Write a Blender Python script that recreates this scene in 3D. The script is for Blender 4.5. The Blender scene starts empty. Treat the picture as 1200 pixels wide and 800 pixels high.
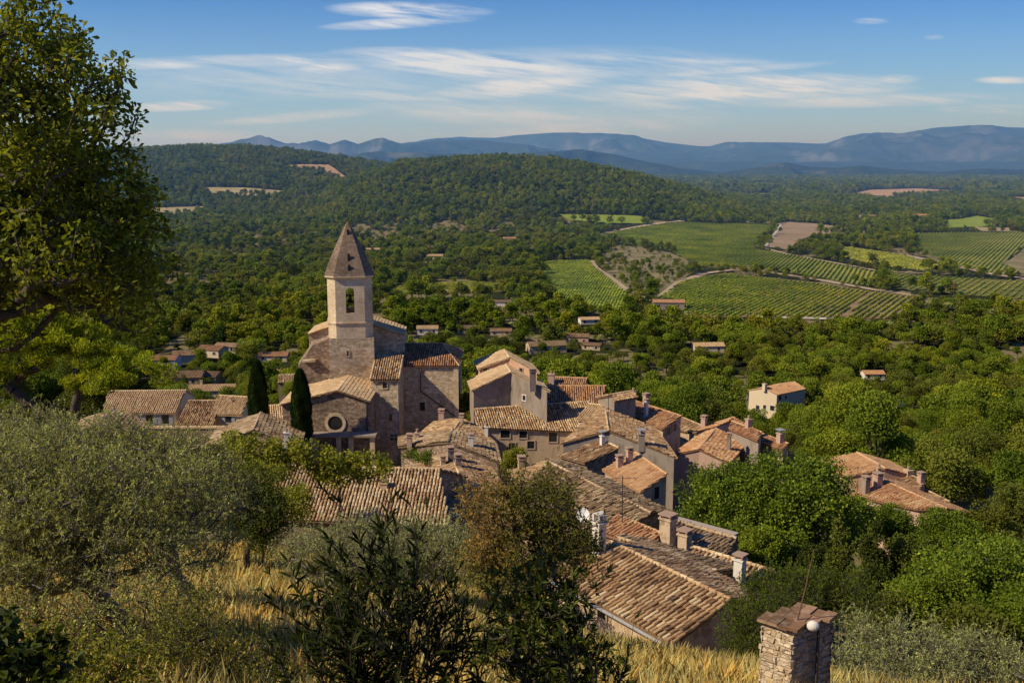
import bpy, bmesh, math, random
import numpy as np
from mathutils import Vector, geometry

SC = bpy.context.scene
COL = SC.collection
F = 1166.7
TH = math.radians(10.2)
CT, ST = math.cos(TH), math.sin(TH)
RNG = np.random.default_rng(7)
random.seed(7)
SUN_AZ, SUN_EL = math.radians(-111), math.radians(40)
SUN = Vector((math.sin(SUN_AZ)*math.cos(SUN_EL), math.cos(SUN_AZ)*math.cos(SUN_EL), math.sin(SUN_EL)))

# ---------------------------------------------------------------- camera geometry (metres; z = 0 is the viewer's eye)
def ray(px, py):
    a = (px-600)/F; b = (400-py)/F
    return Vector((a, CT+b*ST, -ST+b*CT))
def P(px, py, Y):
    r = ray(px, py); return r*(Y/r.y)
def hitz(px, py, z):
    r = ray(px, py); return r*(z/r.z)
def hitplane(px, py, p0, n):
    r = ray(px, py); return r*(p0.dot(n)/r.dot(n))
def proj(v):
    dep = v[1]*CT - v[2]*ST
    return (600+F*v[0]/dep, 400-F*(v[1]*ST+v[2]*CT)/dep)

# ---------------------------------------------------------------- noise
_tab = np.random.default_rng(3).random(65536)
def _h(ix, iy, s):
    return _tab[((ix*73856093) ^ (iy*19349663) ^ (s*83492791)) & 65535]
def vnoise(x, y, s=0):
    x = np.asarray(x, float); y = np.asarray(y, float)
    ix = np.floor(x).astype(np.int64); iy = np.floor(y).astype(np.int64)
    fx = x-ix; fy = y-iy; fx = fx*fx*(3-2*fx); fy = fy*fy*(3-2*fy)
    a = _h(ix,iy,s); b = _h(ix+1,iy,s); c = _h(ix,iy+1,s); d = _h(ix+1,iy+1,s)
    return (a+(b-a)*fx)*(1-fy)+(c+(d-c)*fx)*fy
def fbm(x, y, s=0, o=4):
    t = 0; a = .5
    for k in range(o):
        t = t + a*vnoise(x*2**k+17.3*k, y*2**k-9.1*k, s+k); a *= .5
    return t

# ---------------------------------------------------------------- terrain
_Yk = np.array([-8,0,10,20,30,38,45,52,64,80,100,130,180,257,350,460,560,680,1000,1400,2000,3000,5000,9000,60000],float)
_Zk = np.array([-1.5,-1.7,-6,-10.4,-14.9,-19.2,-22.8,-25.5,-27.5,-29.6,-31.5,-36,-48,-66,-79,-90,-96,-99,-95,-87,-84,-92,-97,-100,-100],float)
_dl = np.exp(np.linspace(math.log(1), math.log(60100), 4000))-9
_raw = np.interp(_dl, _Yk, _Zk)
_k = np.hanning(101); _k /= _k.sum()
_pad = np.concatenate([np.full(50,_raw[0]), _raw, np.full(50,_raw[-1])])
_sm = np.convolve(_pad, _k, 'valid')
def _prof(pts, Y):
    u = [(p[0]-600)/F*CT for p in pts]
    s = [P(600, p[1], 1.0).z for p in pts]
    return np.array(u), np.array(s)*Y
RANGES = []
def rng_(pts, Y, wf, wb, base, nz=0, ns=1):
    u, z = _prof(pts, Y); RANGES.append((u, z, Y, wf, wb, base, nz, ns))
rng_([(-300,186),(100,180),(180,178),(230,175),(300,175),(340,179),(400,187),(450,196),(520,212),(600,236),(640,248)], 2350, 900, 900, -86, 10, 220)
rng_([(330,252),(380,225),(430,206),(470,195),(520,191),(600,188),(650,191),(700,199),(750,210),(800,224),(850,238),(900,247)], 1800, 620, 700, -84, 10, 180)
rng_([(900,252),(950,240),(1020,226),(1080,224),(1130,227),(1200,231),(1300,225),(1500,230)], 3000, 500, 700, -92, 6, 200)
rng_([(100,176),(170,174),(200,170),(240,172),(270,168),(290,163),(308,159.5),(322,164),(335,168),(350,169),(370,165.5),(388,170),(405,165),(420,170),(440,164),(450,163),(470,169),(500,166),(560,164),(620,170),(700,190)], 9000, 1500, 2500, -100, 60, 900)
rng_([(430,172),(480,168),(540,161.5),(580,162),(600,160),(650,157.5),(700,157.5),(740,160),(780,167),(830,173),(850,168.5),(900,168),(960,169),(1000,170),(1050,174)], 12500, 3200, 3500, -100, 110, 1400)
rng_([(380,186),(440,178),(500,180),(560,182),(640,178),(680,175.5),(720,181),(760,190),(850,204)], 6500, 900, 1500, -98, 40, 500)
rng_([(930,180),(960,172),(980,165),(1010,160),(1050,158),(1090,153),(1140,151),(1200,152),(1300,156),(1500,166)], 12000, 3800, 3500, -100, 150, 1300)
rng_([(820,208),(850,202),(890,196),(920,190),(950,196),(980,197),(1010,194),(1050,199),(1100,202),(1150,198),(1200,199),(1300,196)], 6000, 900, 1500, -98, 30, 420)
def terr(x, Y):
    x = np.asarray(x, float); Y = np.asarray(Y, float)
    z = np.interp(Y, _dl, _sm)
    k = np.interp(Y, [0,30,45,60,120,250,420], [0,-.22,-.14,-.1,-.11,-.05,0])
    z = z + k*np.clip(x, -17, 45)
    u = x/np.maximum(Y, 5)
    m = np.clip((Y-150)/500, 0, 1)
    z = z + m*(fbm(x/260+5, Y/260, 11, 3)-.44)*26*np.clip((3000-Y)/1500,0.25,1)
    # low spur under the left vineyard edge
    z = z + 5*np.exp(-((x-95)/70)**2-((Y-900)/150)**2)
    for (pu, pz, Y0, wf, wb, base, nz, ns) in RANGES:
        c = np.interp(u, pu, pz, left=pz[0], right=pz[-1])
        t = np.where(Y < Y0, (Y0-Y)/wf, (Y-Y0)/wb)
        t = np.clip(t, 0, 1); s = (1-t*t)**2
        rid = (fbm(x/ns, Y/ns, 23, 5)-.47)*2
        rg = 1-np.abs(rid)*2
        amp = np.maximum(c-base, 0)
        h = np.minimum(base+amp*(s + s*(1-s)*3.0*(rg-.55)*(nz>20)), base+amp) + nz*rid*s*(1-s)*2
        z = np.maximum(z, h) if nz > 20 else np.where(h > z, h, z)
    return z
def tz(x, Y): return float(terr(np.array([x]), np.array([Y]))[0])
_TT = np.concatenate([np.arange(2,120,.5), np.arange(120,700,2), np.arange(700,3500,6), np.arange(3500,14000,25)])
def ghit(px, py):
    r = ray(px, py); r = r/r.y
    zz = terr(r.x*_TT, _TT); d = r.z*_TT - zz
    i = int(np.argmax(d < 0))
    if i == 0: i = len(_TT)-1
    a, b = d[i-1], d[i]; t = _TT[i-1]+(_TT[i]-_TT[i-1])*(a/(a-b) if a != b else 0)
    return Vector((r.x*t, t, tz(r.x*t, t)))

# ---------------------------------------------------------------- mesh building
def np_mesh(name, V, faces, mat, tint=None, smooth=False):
    """faces: (m,k) array or list of arrays with different k"""
    if not isinstance(faces, list): faces = [faces]
    faces = [np.asarray(f, np.int32) for f in faces if len(f)]
    me = bpy.data.meshes.new(name)
    V = np.asarray(V, np.float32)
    nl = sum(f.size for f in faces); nf = sum(len(f) for f in faces)
    me.vertices.add(len(V)); me.vertices.foreach_set('co', V.ravel())
    me.loops.add(nl); me.loops.foreach_set('vertex_index', np.concatenate([f.ravel() for f in faces]))
    me.polygons.add(nf)
    tot = np.concatenate([np.full(len(f), f.shape[1], np.int32) for f in faces])
    st = np.concatenate([[0], np.cumsum(tot)[:-1]]).astype(np.int32)
    me.polygons.foreach_set('loop_start', st)
    if smooth: me.polygons.foreach_set('use_smooth', np.ones(nf, bool))
    if tint is not None:
        at = me.attributes.new('tint', 'FLOAT', 'FACE'); at.data.foreach_set('value', np.asarray(tint, np.float32))
    mats = mat if isinstance(mat, (list, tuple)) else [mat]
    for m in mats: me.materials.append(m)
    me.update(calc_edges=True)
    return me
class MB:
    def __init__(s): s.V = []; s.F = []; s.T = []
    def add(s, vs, fs, t=None):
        b = len(s.V); s.V += [tuple(v) for v in vs]
        for f in fs:
            s.F.append(tuple(i+b for i in f)); s.T.append(random.random() if t is None else t)
    def poly(s, vs, t=None): s.add(vs, [tuple(range(len(vs)))], t)
    def box(s, c, hx, hy, hz, ax=None, t=None, taper=1.0):
        """c centre; ax unit vector of local x in the horizontal plane"""
        c = Vector(c); ax = Vector(ax) if ax else Vector((1,0,0)); ay = Vector((-ax.y, ax.x, 0)); az = Vector((0,0,1))
        vs = []
        for dz in (-1,1):
            k = taper if dz > 0 else 1
            for a, b in ((-1,-1),(1,-1),(1,1),(-1,1)): vs.append(c+ax*hx*a*k+ay*hy*b*k+az*hz*dz)
        s.add(vs, [(0,3,2,1),(4,5,6,7),(0,1,5,4),(1,2,6,5),(2,3,7,6),(3,0,4,7)], t)
    def bar(s, a, b, w, h, up=Vector((0,0,1)), t=None):
        a = Vector(a); b = Vector(b); d = (b-a).normalized(); sx = d.cross(up)
        sx = sx.normalized() if sx.length > 1e-4 else Vector((1,0,0)); sz = sx.cross(d)
        vs = [p+sx*w/2*i+sz*h/2*j for p in (a,b) for i, j in ((-1,-1),(1,-1),(1,1),(-1,1))]
        s.add(vs, [(0,1,2,3),(7,6,5,4),(0,4,5,1),(1,5,6,2),(2,6,7,3),(3,7,4,0)], t)
    def tube(s, pts, rad, n=8, t=None, cap=True):
        pts = [Vector(p) for p in pts]; rad = rad if isinstance(rad, (list,tuple)) else [rad]*len(pts)
        vs = []; up = Vector((.3,.2,1)).normalized()
        for i, p in enumerate(pts):
            d = (pts[min(i+1,len(pts)-1)]-pts[max(i-1,0)]).normalized()
            a = d.cross(up); a = a.normalized() if a.length > .05 else d.orthogonal().normalized(); b = d.cross(a)
            for k in range(n):
                an = 2*math.pi*k/n; vs.append(p+(a*math.cos(an)+b*math.sin(an))*rad[i])
        fs = [(i*n+k, i*n+(k+1)%n, (i+1)*n+(k+1)%n, (i+1)*n+k) for i in range(len(pts)-1) for k in range(n)]
        if cap: fs += [tuple(range(n))[::-1], tuple((len(pts)-1)*n+k for k in range(n))]
        s.add(vs, fs, t)
    def sphere(s, c, r, n=10, m=7, t=None, sc=(1,1,1)):
        c = Vector(c); vs = []; fs = []
        for j in range(m+1):
            a = math.pi*j/m
            for k in range(n):
                b = 2*math.pi*k/n; vs.append(c+Vector((math.sin(a)*math.cos(b)*sc[0], math.sin(a)*math.sin(b)*sc[1], math.cos(a)*sc[2]))*r)
        fs = [(j*n+k, (j+1)*n+k, (j+1)*n+(k+1)%n, j*n+(k+1)%n) for j in range(m) for k in range(n)]
        s.add(vs, fs, t)
    def mesh(s, name, mat, off=Vector((0,0,0)), smooth=False):
        me = bpy.data.meshes.new(name)
        me.from_pydata([(v[0]-off.x, v[1]-off.y, v[2]-off.z) for v in s.V], [], s.F)
        at = me.attributes.new('tint','FLOAT','FACE'); at.data.foreach_set('value', s.T)
        me.materials.append(mat)
        if smooth: me.polygons.foreach_set('use_smooth', [True]*len(s.F))
        return me
def tag(o, label=None, cat=None, group=None, kind=None):
    if label: o['label'] = label
    if cat: o['category'] = cat
    if group: o['group'] = group
    if kind: o['kind'] = kind
    return o
def link(name, me, parent=None, loc=None):
    o = bpy.data.objects.new(name, me); COL.objects.link(o)
    if parent: o.parent = parent
    if loc is not None: o.location = loc
    return o
def empty(name, loc, label, cat, group=None):
    o = link(name, None, None, loc); o.empty_display_size = .5
    return tag(o, label, cat, group)
def part(name, mb, mat, root, par=None, smooth=False):
    """root: the thing (gives the origin); par: parent part"""
    return link(name, mb.mesh(name, mat, Vector(root.location), smooth), par or root)

# ---------------------------------------------------------------- materials
def newmat(name):
    m = bpy.data.materials.new(name); m.use_nodes = True
    nt = m.node_tree; nt.nodes.clear()
    out = nt.nodes.new('ShaderNodeOutputMaterial')
    return m, nt, out
def N(nt, typ, **kw):
    n = nt.nodes.new(typ)
    for k, v in kw.items():
        if k.startswith('i_'):
            key = k[2:]; key = int(key) if key.isdigit() else key.replace('_',' ')
            n.inputs[key].default_value = v
        else: setattr(n, k, v)
    return n
def ramp(nt, fac, stops, interp='LINEAR'):
    r = nt.nodes.new('ShaderNodeValToRGB'); r.color_ramp.interpolation = interp
    e = r.color_ramp.elements
    while len(e) < len(stops): e.new(.5)
    for k, (p, c) in enumerate(stops):
        e[k].position = p; e[k].color = (*c, 1)
    nt.links.new(fac, r.inputs[0]); return r.outputs[0]
def mixc(nt, fac, a, b, mode='MIX'):
    m = N(nt, 'ShaderNodeMix', data_type='RGBA', blend_type=mode)
    for s, v in ((0,fac),(6,a),(7,b)):
        if hasattr(v, 'links'): nt.links.new(v, m.inputs[s])
        else: m.inputs[s].default_value = (*v, 1) if isinstance(v, tuple) else v
    return m.outputs[2]
def noise(nt, vec, scale, detail=4, rough=.6, dist=0):
    n = N(nt, 'ShaderNodeTexNoise'); n.inputs['Scale'].default_value = scale; n.inputs['Detail'].default_value = detail
    n.inputs['Roughness'].default_value = rough; n.inputs['Distortion'].default_value = dist
    if vec is not None: nt.links.new(vec, n.inputs['Vector'])
    return n.outputs['Fac']
def attr(nt, name='tint'):
    return N(nt, 'ShaderNodeAttribute', attribute_name=name).outputs['Fac']
def mathn(nt, op, a, b=0.0, clamp=False):
    m = N(nt, 'ShaderNodeMath', operation=op, use_clamp=clamp)
    for i, v in enumerate((a, b)):
        if hasattr(v, 'links'): nt.links.new(v, m.inputs[i])
        else: m.inputs[i].default_value = v
    return m.outputs[0]
def finish(nt, out, col, rough=.9, bump=None, bs=.5, bd=.02, spec=.2):
    p = N(nt, 'ShaderNodeBsdfPrincipled'); p.inputs['Roughness'].default_value = rough
    p.inputs['Specular IOR Level'].default_value = spec
    if hasattr(col, 'links'): nt.links.new(col, p.inputs['Base Color'])
    else: p.inputs['Base Color'].default_value = (*col, 1)
    if bump is not None:
        b = N(nt, 'ShaderNodeBump'); b.inputs['Strength'].default_value = bs; b.inputs['Distance'].default_value = bd
        nt.links.new(bump, b.inputs['Height']); nt.links.new(b.outputs[0], p.inputs['Normal'])
    nt.links.new(p.outputs[0], out.inputs['Surface'])
    return p
def m_roof(name, stops, dirt=(.07,.05,.035), damt=.5):
    m, nt, out = newmat(name)
    co = N(nt, 'ShaderNodeTexCoord').outputs['Object']
    c = ramp(nt, attr(nt), [(p_, tuple(min(.85, q*w_) for q, w_ in zip(c_, (1.36,1.27,.98)))) for p_, c_ in stops])
    n1 = noise(nt, co, .5, 4, .65); n2 = noise(nt, co, 9, 3, .6)
    st = ramp(nt, n1, [(.42,(0,0,0)),(.68,(1,1,1))])
    st2 = ramp(nt, n2, [(.45,(0,0,0)),(.75,(1,1,1))])
    c = mixc(nt, mathn(nt,'MULTIPLY', st, damt*.6), c, dirt)
    c = mixc(nt, mathn(nt,'MULTIPLY', st2, .45), c, (.55,.42,.28))
    c = mixc(nt, .25, c, mixc(nt, 1.0, c, noise(nt, co, 30, 2), 'MULTIPLY'))
    finish(nt, out, c, .92, n2, .6, .02, .1); return m
def m_stone(name, cols, mortar, sc=3.2, stretch=1.7, mw=.06, stain=(.06,.05,.04), samt=.5, bs=.8, bd=.05):
    m, nt, out = newmat(name)
    co = N(nt, 'ShaderNodeTexCoord').outputs['Object']
    mp = N(nt, 'ShaderNodeMapping'); mp.inputs['Scale'].default_value = (1,1,stretch); nt.links.new(co, mp.inputs[0])
    nz = N(nt, 'ShaderNodeTexNoise'); nz.inputs['Scale'].default_value = 2.5; nt.links.new(mp.outputs[0], nz.inputs['Vector'])
    dv = mixc(nt, .12, mp.outputs[0], nz.outputs['Color'], 'ADD')
    v = N(nt, 'ShaderNodeTexVoronoi'); v.inputs['Scale'].default_value = sc; nt.links.new(dv, v.inputs['Vector'])
    ve = N(nt, 'ShaderNodeTexVoronoi', feature='DISTANCE_TO_EDGE'); ve.inputs['Scale'].default_value = sc; nt.links.new(dv, ve.inputs['Vector'])
    sep = N(nt, 'ShaderNodeSeparateColor'); nt.links.new(v.outputs['Color'], sep.inputs[0])
    c = ramp(nt, sep.outputs[0], cols)
    e = ramp(nt, ve.outputs['Distance'], [(0,(0,0,0)),(mw,(1,1,1))])
    c = mixc(nt, e, mortar, c)
    n1 = noise(nt, co, .35, 5, .65, .4); st = ramp(nt, n1, [(.45,(0,0,0)),(.7,(1,1,1))])
    c = mixc(nt, mathn(nt,'MULTIPLY', st, samt), c, stain)
    n2 = noise(nt, co, 12, 4, .7); c = mixc(nt, .5, c, mixc(nt, 1.0, c, ramp(nt, n2, [(.25,(.45,.45,.45)),(.7,(1.35,1.3,1.25))]), 'MULTIPLY'))
    h = mathn(nt, 'ADD', mathn(nt,'MULTIPLY', e, .7), mathn(nt,'MULTIPLY', n2, .6))
    finish(nt, out, c, .95, h, bs, bd, .1); return m
def m_plaster(name, col, stain=(.12,.1,.08), samt=.45, patch=None):
    m, nt, out = newmat(name)
    co = N(nt, 'ShaderNodeTexCoord').outputs['Object']
    mp = N(nt, 'ShaderNodeMapping'); mp.inputs['Scale'].default_value = (1.5,1.5,.35); nt.links.new(co, mp.inputs[0])
    n1 = noise(nt, mp.outputs[0], 1.1, 6, .7, .5); st = ramp(nt, n1, [(.48,(0,0,0)),(.72,(1,1,1))])
    c = mixc(nt, mathn(nt,'MULTIPLY', st, samt), col, stain)
    n2 = noise(nt, co, .9, 5, .7)
    if patch: c = mixc(nt, ramp(nt, n2, [(.55,(0,0,0)),(.6,(1,1,1))]), c, patch)
    n3 = noise(nt, co, 14, 4, .7); c = mixc(nt, .4, c, mixc(nt, 1.0, c, ramp(nt, n3, [(.3,(.55,.55,.55)),(.7,(1.25,1.22,1.2))]), 'MULTIPLY'))
    finish(nt, out, c, .95, mathn(nt,'ADD',n3,mathn(nt,'MULTIPLY',n2,2.0)), .5, .02, .1); return m
def m_plain(name, col, rough=.8, spec=.3, var=.25, metal=0):
    m, nt, out = newmat(name)
    co = N(nt, 'ShaderNodeTexCoord').outputs['Object']
    n = noise(nt, co, 5, 4, .65)
    c = mixc(nt, n, tuple(x*(1-var) for x in col), tuple(min(1,x*(1+var)) for x in col))
    p = finish(nt, out, c, rough, n, .2, .01, spec); p.inputs['Metallic'].default_value = metal; return m
BOOST = 1.62
def m_leaf(name, stops, trans=.35, gloss=.5, rough=.5, objvar=.0, hue=None, pos=0.0, trc=(1.6,1.5,.6)):
    """tint attribute picks the leaf colour"""
    m, nt, out = newmat(name)
    t = attr(nt); stops = [(a_, tuple(min(.75, q*BOOST*w_) for q, w_ in zip(c_, (1.0,1.0,.58)))) for a_, c_ in stops]
    if objvar:
        oi = N(nt, 'ShaderNodeObjectInfo').outputs['Random']
        t = mathn(nt, 'ADD', mathn(nt,'MULTIPLY', t, 1-objvar), mathn(nt,'MULTIPLY', oi, objvar))
    c = ramp(nt, t, stops)
    if hue and objvar:
        oi2 = mathn(nt,'FRACT', mathn(nt,'MULTIPLY', oi, 7.31))
        c = mixc(nt, mathn(nt,'MULTIPLY', oi2, .7), c, mixc(nt, 1.0, c, hue, 'MULTIPLY'))
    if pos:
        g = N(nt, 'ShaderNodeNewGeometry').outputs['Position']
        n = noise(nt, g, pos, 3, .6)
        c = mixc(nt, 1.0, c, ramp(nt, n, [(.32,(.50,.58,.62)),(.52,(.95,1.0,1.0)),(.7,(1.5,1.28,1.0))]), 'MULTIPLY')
    p = N(nt, 'ShaderNodeBsdfPrincipled'); p.inputs['Roughness'].default_value = rough; p.inputs['Specular IOR Level'].default_value = gloss
    nt.links.new(c, p.inputs['Base Color'])
    tr = N(nt, 'ShaderNodeBsdfTranslucent'); nt.links.new(mixc(nt, 1.0, c, trc, 'MULTIPLY'), tr.inputs['Color'])
    mx = N(nt, 'ShaderNodeMixShader'); mx.inputs[0].default_value = trans
    nt.links.new(p.outputs[0], mx.inputs[1]); nt.links.new(tr.outputs[0], mx.inputs[2])
    nt.links.new(mx.outputs[0], out.inputs['Surface']); return m

M = {}
M['roof_tan'] = m_roof('roof_tan', [(0,(.10,.06,.04)),(.3,(.26,.15,.09)),(.6,(.40,.26,.16)),(.85,(.52,.40,.27)),(1,(.60,.50,.38))])
M['roof_red'] = m_roof('roof_red', [(0,(.13,.065,.04)),(.35,(.32,.15,.085)),(.7,(.43,.24,.14)),(1,(.52,.38,.25))], damt=.3)
M['roof_pink'] = m_roof('roof_pink', [(0,(.30,.15,.09)),(.5,(.44,.25,.15)),(1,(.54,.37,.24))], damt=.12)
M['roof_old'] = m_roof('roof_old', [(0,(.08,.055,.04)),(.4,(.22,.15,.10)),(.75,(.36,.26,.18)),(1,(.5,.42,.32))], damt=.65)
M['roof_pale'] = m_roof('roof_pale', [(0,(.36,.24,.15)),(.5,(.5,.36,.24)),(1,(.62,.49,.36))], damt=.25)
M['roof_dark'] = m_roof('roof_dark', [(0,(.04,.025,.02)),(.5,(.12,.07,.05)),(1,(.24,.14,.10))], damt=.6)
M['spire'] = m_stone('spire_stone', [(0,(.19,.13,.085)),(1,(.30,.215,.145))], (.12,.085,.06), 3, 1.6, .04, (.05,.04,.03), .75, .5, .03)
M['stone'] = m_stone('church_stone', [(0,(.46,.33,.19)),(.5,(.68,.52,.32)),(1,(.84,.68,.46))], (.48,.36,.22), 2.8, 1.6, .06, (.18,.125,.08), .6, .7, .05)
M['ashlar'] = m_stone('belfry_stone', [(0,(.68,.52,.32)),(1,(.80,.64,.42))], (.58,.44,.27), 2.4, 1.5, .04, (.38,.26,.15), .6, .7, .04)
M['stone_dk'] = m_stone('old_stone', [(0,(.22,.145,.09)),(.5,(.36,.25,.165)),(1,(.52,.39,.27))], (.22,.155,.105), 3.4, 1.6, .07, (.06,.05,.04), .6)
M['rubble'] = m_stone('rubble_stone', [(0,(.40,.29,.18)),(.5,(.55,.43,.29)),(1,(.66,.55,.40))], (.44,.34,.22), 9, 1.7, .05, (.30,.22,.14), .35, .8, .02)
M['grey'] = m_plaster('grey_render', (.33,.265,.205), (.10,.075,.05), .75)
M['peach'] = m_plaster('peach_render', (.58,.36,.23), (.34,.21,.14), .5)
M['cream'] = m_plaster('cream_render', (.66,.53,.36), (.42,.33,.22), .2)
M['beige'] = m_plaster('beige_render', (.58,.43,.28), (.20,.145,.095), .7, (.34,.24,.15))
M['pink'] = m_plaster('pink_render', (.52,.35,.26), (.26,.18,.14), .45)
M['white'] = m_plaster('white_render', (.74,.67,.57), (.35,.3,.25), .35)
M['glass'] = m_plain('window_glass', (.02,.022,.025), .15, .6, .3)
M['wood'] = m_plain('shutter_paint', (.30,.32,.33), .7)
M['woodbr'] = m_plain('brown_wood', (.16,.10,.06), .8)
M['zinc'] = m_plain('zinc', (.30,.29,.28), .6, .3, .2, .0)
M['iron'] = m_plain('iron', (.06,.05,.045), .6)
M['rust'] = m_plain('rusty_metal', (.16,.09,.05), .7)
M['bronze'] = m_plain('bronze', (.10,.085,.05), .5)
M['mortar'] = m_plain('ridge_mortar', (.40,.32,.24), .95)
M['pot'] = m_plain('clay_pot', (.38,.25,.17), .9)
M['dish'] = m_plain('dish_paint', (.7,.69,.67), .5)
M['blue'] = m_plain('blue_tarpaulin', (.08,.16,.32), .6)
M['bark'] = m_plain('bark', (.085,.065,.05), .95, .1, .5)
M['barkgrey'] = m_plain('grey_bark', (.16,.135,.11), .95, .1, .4)
# ---------------------------------------------------------------- ground sheet
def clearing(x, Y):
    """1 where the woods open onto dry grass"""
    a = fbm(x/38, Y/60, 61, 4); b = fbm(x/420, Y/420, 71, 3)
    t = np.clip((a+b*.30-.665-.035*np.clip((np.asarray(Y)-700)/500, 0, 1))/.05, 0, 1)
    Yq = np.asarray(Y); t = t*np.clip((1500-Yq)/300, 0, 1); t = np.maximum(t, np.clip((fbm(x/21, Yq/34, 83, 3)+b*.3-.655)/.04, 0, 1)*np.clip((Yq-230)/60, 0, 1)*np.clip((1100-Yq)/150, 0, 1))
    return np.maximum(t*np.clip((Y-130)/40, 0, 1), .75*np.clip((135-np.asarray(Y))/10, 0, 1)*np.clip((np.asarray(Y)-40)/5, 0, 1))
def build_ground():
    us = np.concatenate([-np.geomspace(3.2,.62,14)[:-1], np.linspace(-.62,.62,760), np.geomspace(.62,3.2,14)[1:]])
    Ys = np.concatenate([np.linspace(-7,2,12), np.geomspace(2.4,3400,640)[0:], np.linspace(3430,15500,330), np.geomspace(16000,60000,20)])
    U, Y = np.meshgrid(us, Ys); X = U*(np.maximum(Y,0)+8)
    Z = terr(X, Y)
    m = np.clip(1-np.abs(Y-30)/60, 0, 1); Z = Z + (fbm(X/1.2, Y/1.2, 41, 3)-.45)*.25*np.clip(m,0,1)*(Y<90)
    V = np.stack([X,Y,Z], -1).reshape(-1,3); nx = len(us); ny = len(Ys)
    i = np.arange((ny-1)*(nx-1)); r = i//(nx-1); c = i%(nx-1); a = r*nx+c
    Q = np.stack([a, a+1, a+nx+1, a+nx], 1)
    m, nt, out = newmat('ground_earth')
    g = N(nt, 'ShaderNodeNewGeometry').outputs['Position']
    sep = N(nt, 'ShaderNodeSeparateXYZ'); nt.links.new(g, sep.inputs[0])
    y = sep.outputs[1]
    n1 = noise(nt, g, .018, 6, .62); n2 = noise(nt, g, .3, 5, .7); n3 = noise(nt, g, 3, 4, .7)
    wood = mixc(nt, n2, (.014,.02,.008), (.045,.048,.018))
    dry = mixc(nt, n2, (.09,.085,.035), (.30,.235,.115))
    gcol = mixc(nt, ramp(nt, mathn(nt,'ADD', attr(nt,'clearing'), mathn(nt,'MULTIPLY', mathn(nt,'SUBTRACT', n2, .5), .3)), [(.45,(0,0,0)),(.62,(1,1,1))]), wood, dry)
    near = mixc(nt, n3, (.16,.10,.04), (.42,.29,.12))
    fn = N(nt, 'ShaderNodeMapRange', clamp=True); fn.inputs[1].default_value = 36; fn.inputs[2].default_value = 46; nt.links.new(y, fn.inputs[0])
    gcol = mixc(nt, fn.outputs[0], near, gcol)
    # far country: woods and pale fields in patches
    f1 = noise(nt, g, .0022, 6, .6); f2 = noise(nt, g, .016, 6, .72)
    far = mixc(nt, ramp(nt, f1, [(.60,(0,0,0)),(.68,(1,1,1))]), mixc(nt, f2, (.018,.03,.016), (.05,.065,.03)), (.12,.12,.06))
    ff = N(nt, 'ShaderNodeMapRange', clamp=True); ff.inputs[1].default_value = 3000; ff.inputs[2].default_value = 4500; nt.links.new(y, ff.inputs[0])
    gcol = mixc(nt, ff.outputs[0], gcol, far)
    # limestone mountains
    m1 = noise(nt, g, .0035, 8, .7); 
    nn = N(nt, 'ShaderNodeNewGeometry'); s2 = N(nt, 'ShaderNodeSeparateXYZ'); nt.links.new(nn.outputs['True Normal'], s2.inputs[0])
    steep = ramp(nt, mathn(nt,'ADD', s2.outputs[2], mathn(nt,'MULTIPLY', mathn(nt,'SUBTRACT', m1, .5), .22)), [(.70,(1,1,1)),(.84,(0,0,0))])
    mt = mixc(nt, steep, mixc(nt, m1, (.016,.032,.022), (.06,.075,.05)), (.10,.11,.11))
    fm = N(nt, 'ShaderNodeMapRange', clamp=True); fm.inputs[1].default_value = 6800; fm.inputs[2].default_value = 8200; nt.links.new(y, fm.inputs[0])
    gcol = mixc(nt, fm.outputs[0], gcol, mt)
    bh = mathn(nt, 'ADD', mathn(nt,'MULTIPLY', n2, .5), mathn(nt,'MULTIPLY', n3, .1))
    finish(nt, out, gcol, .95, mathn(nt,'ADD', bh, mathn(nt,'MULTIPLY', mathn(nt,'MULTIPLY', f2, 16.0), ff.outputs[0])), .8, 1.0, .05)
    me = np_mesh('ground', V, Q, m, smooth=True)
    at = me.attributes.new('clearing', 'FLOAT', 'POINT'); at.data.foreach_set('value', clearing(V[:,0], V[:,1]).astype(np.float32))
    tag(link('ground', me), kind='structure')
build_ground()

# ---------------------------------------------------------------- fields and tracks, draped on the ground
def gpt(p): return ghit(p[0], p[1]) if not isinstance(p, Vector) else p
def m_field(name, a, b, sc=.08, rows=None):
    m, nt, out = newmat(name)
    g = N(nt, 'ShaderNodeNewGeometry').outputs['Position']
    n = noise(nt, g, sc, 6, .7); n2 = noise(nt, g, sc*14, 3, .7)
    c = mixc(nt, ramp(nt, n, [(.35,(0,0,0)),(.65,(1,1,1))]), a, b)
    c = mixc(nt, 1.0, c, ramp(nt, n2, [(.25,(.7,.7,.7)),(.75,(1.25,1.25,1.2))]), 'MULTIPLY')
    finish(nt, out, c, .95, n2, .6, .3, .05); return m
def inpoly(x, y, poly):
    x = np.asarray(x); y = np.asarray(y); r = np.zeros(x.shape, bool); n = len(poly)
    for i in range(n):
        x1, y1 = poly[i]; x2, y2 = poly[(i+1)%n]
        if y1 == y2: continue
        c = ((y1 > y) != (y2 > y)) & (x < (x2-x1)*(y-y1)/(y2-y1)+x1); r ^= c
    return r
FIELDS = []   # world polygons kept clear of trees
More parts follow.
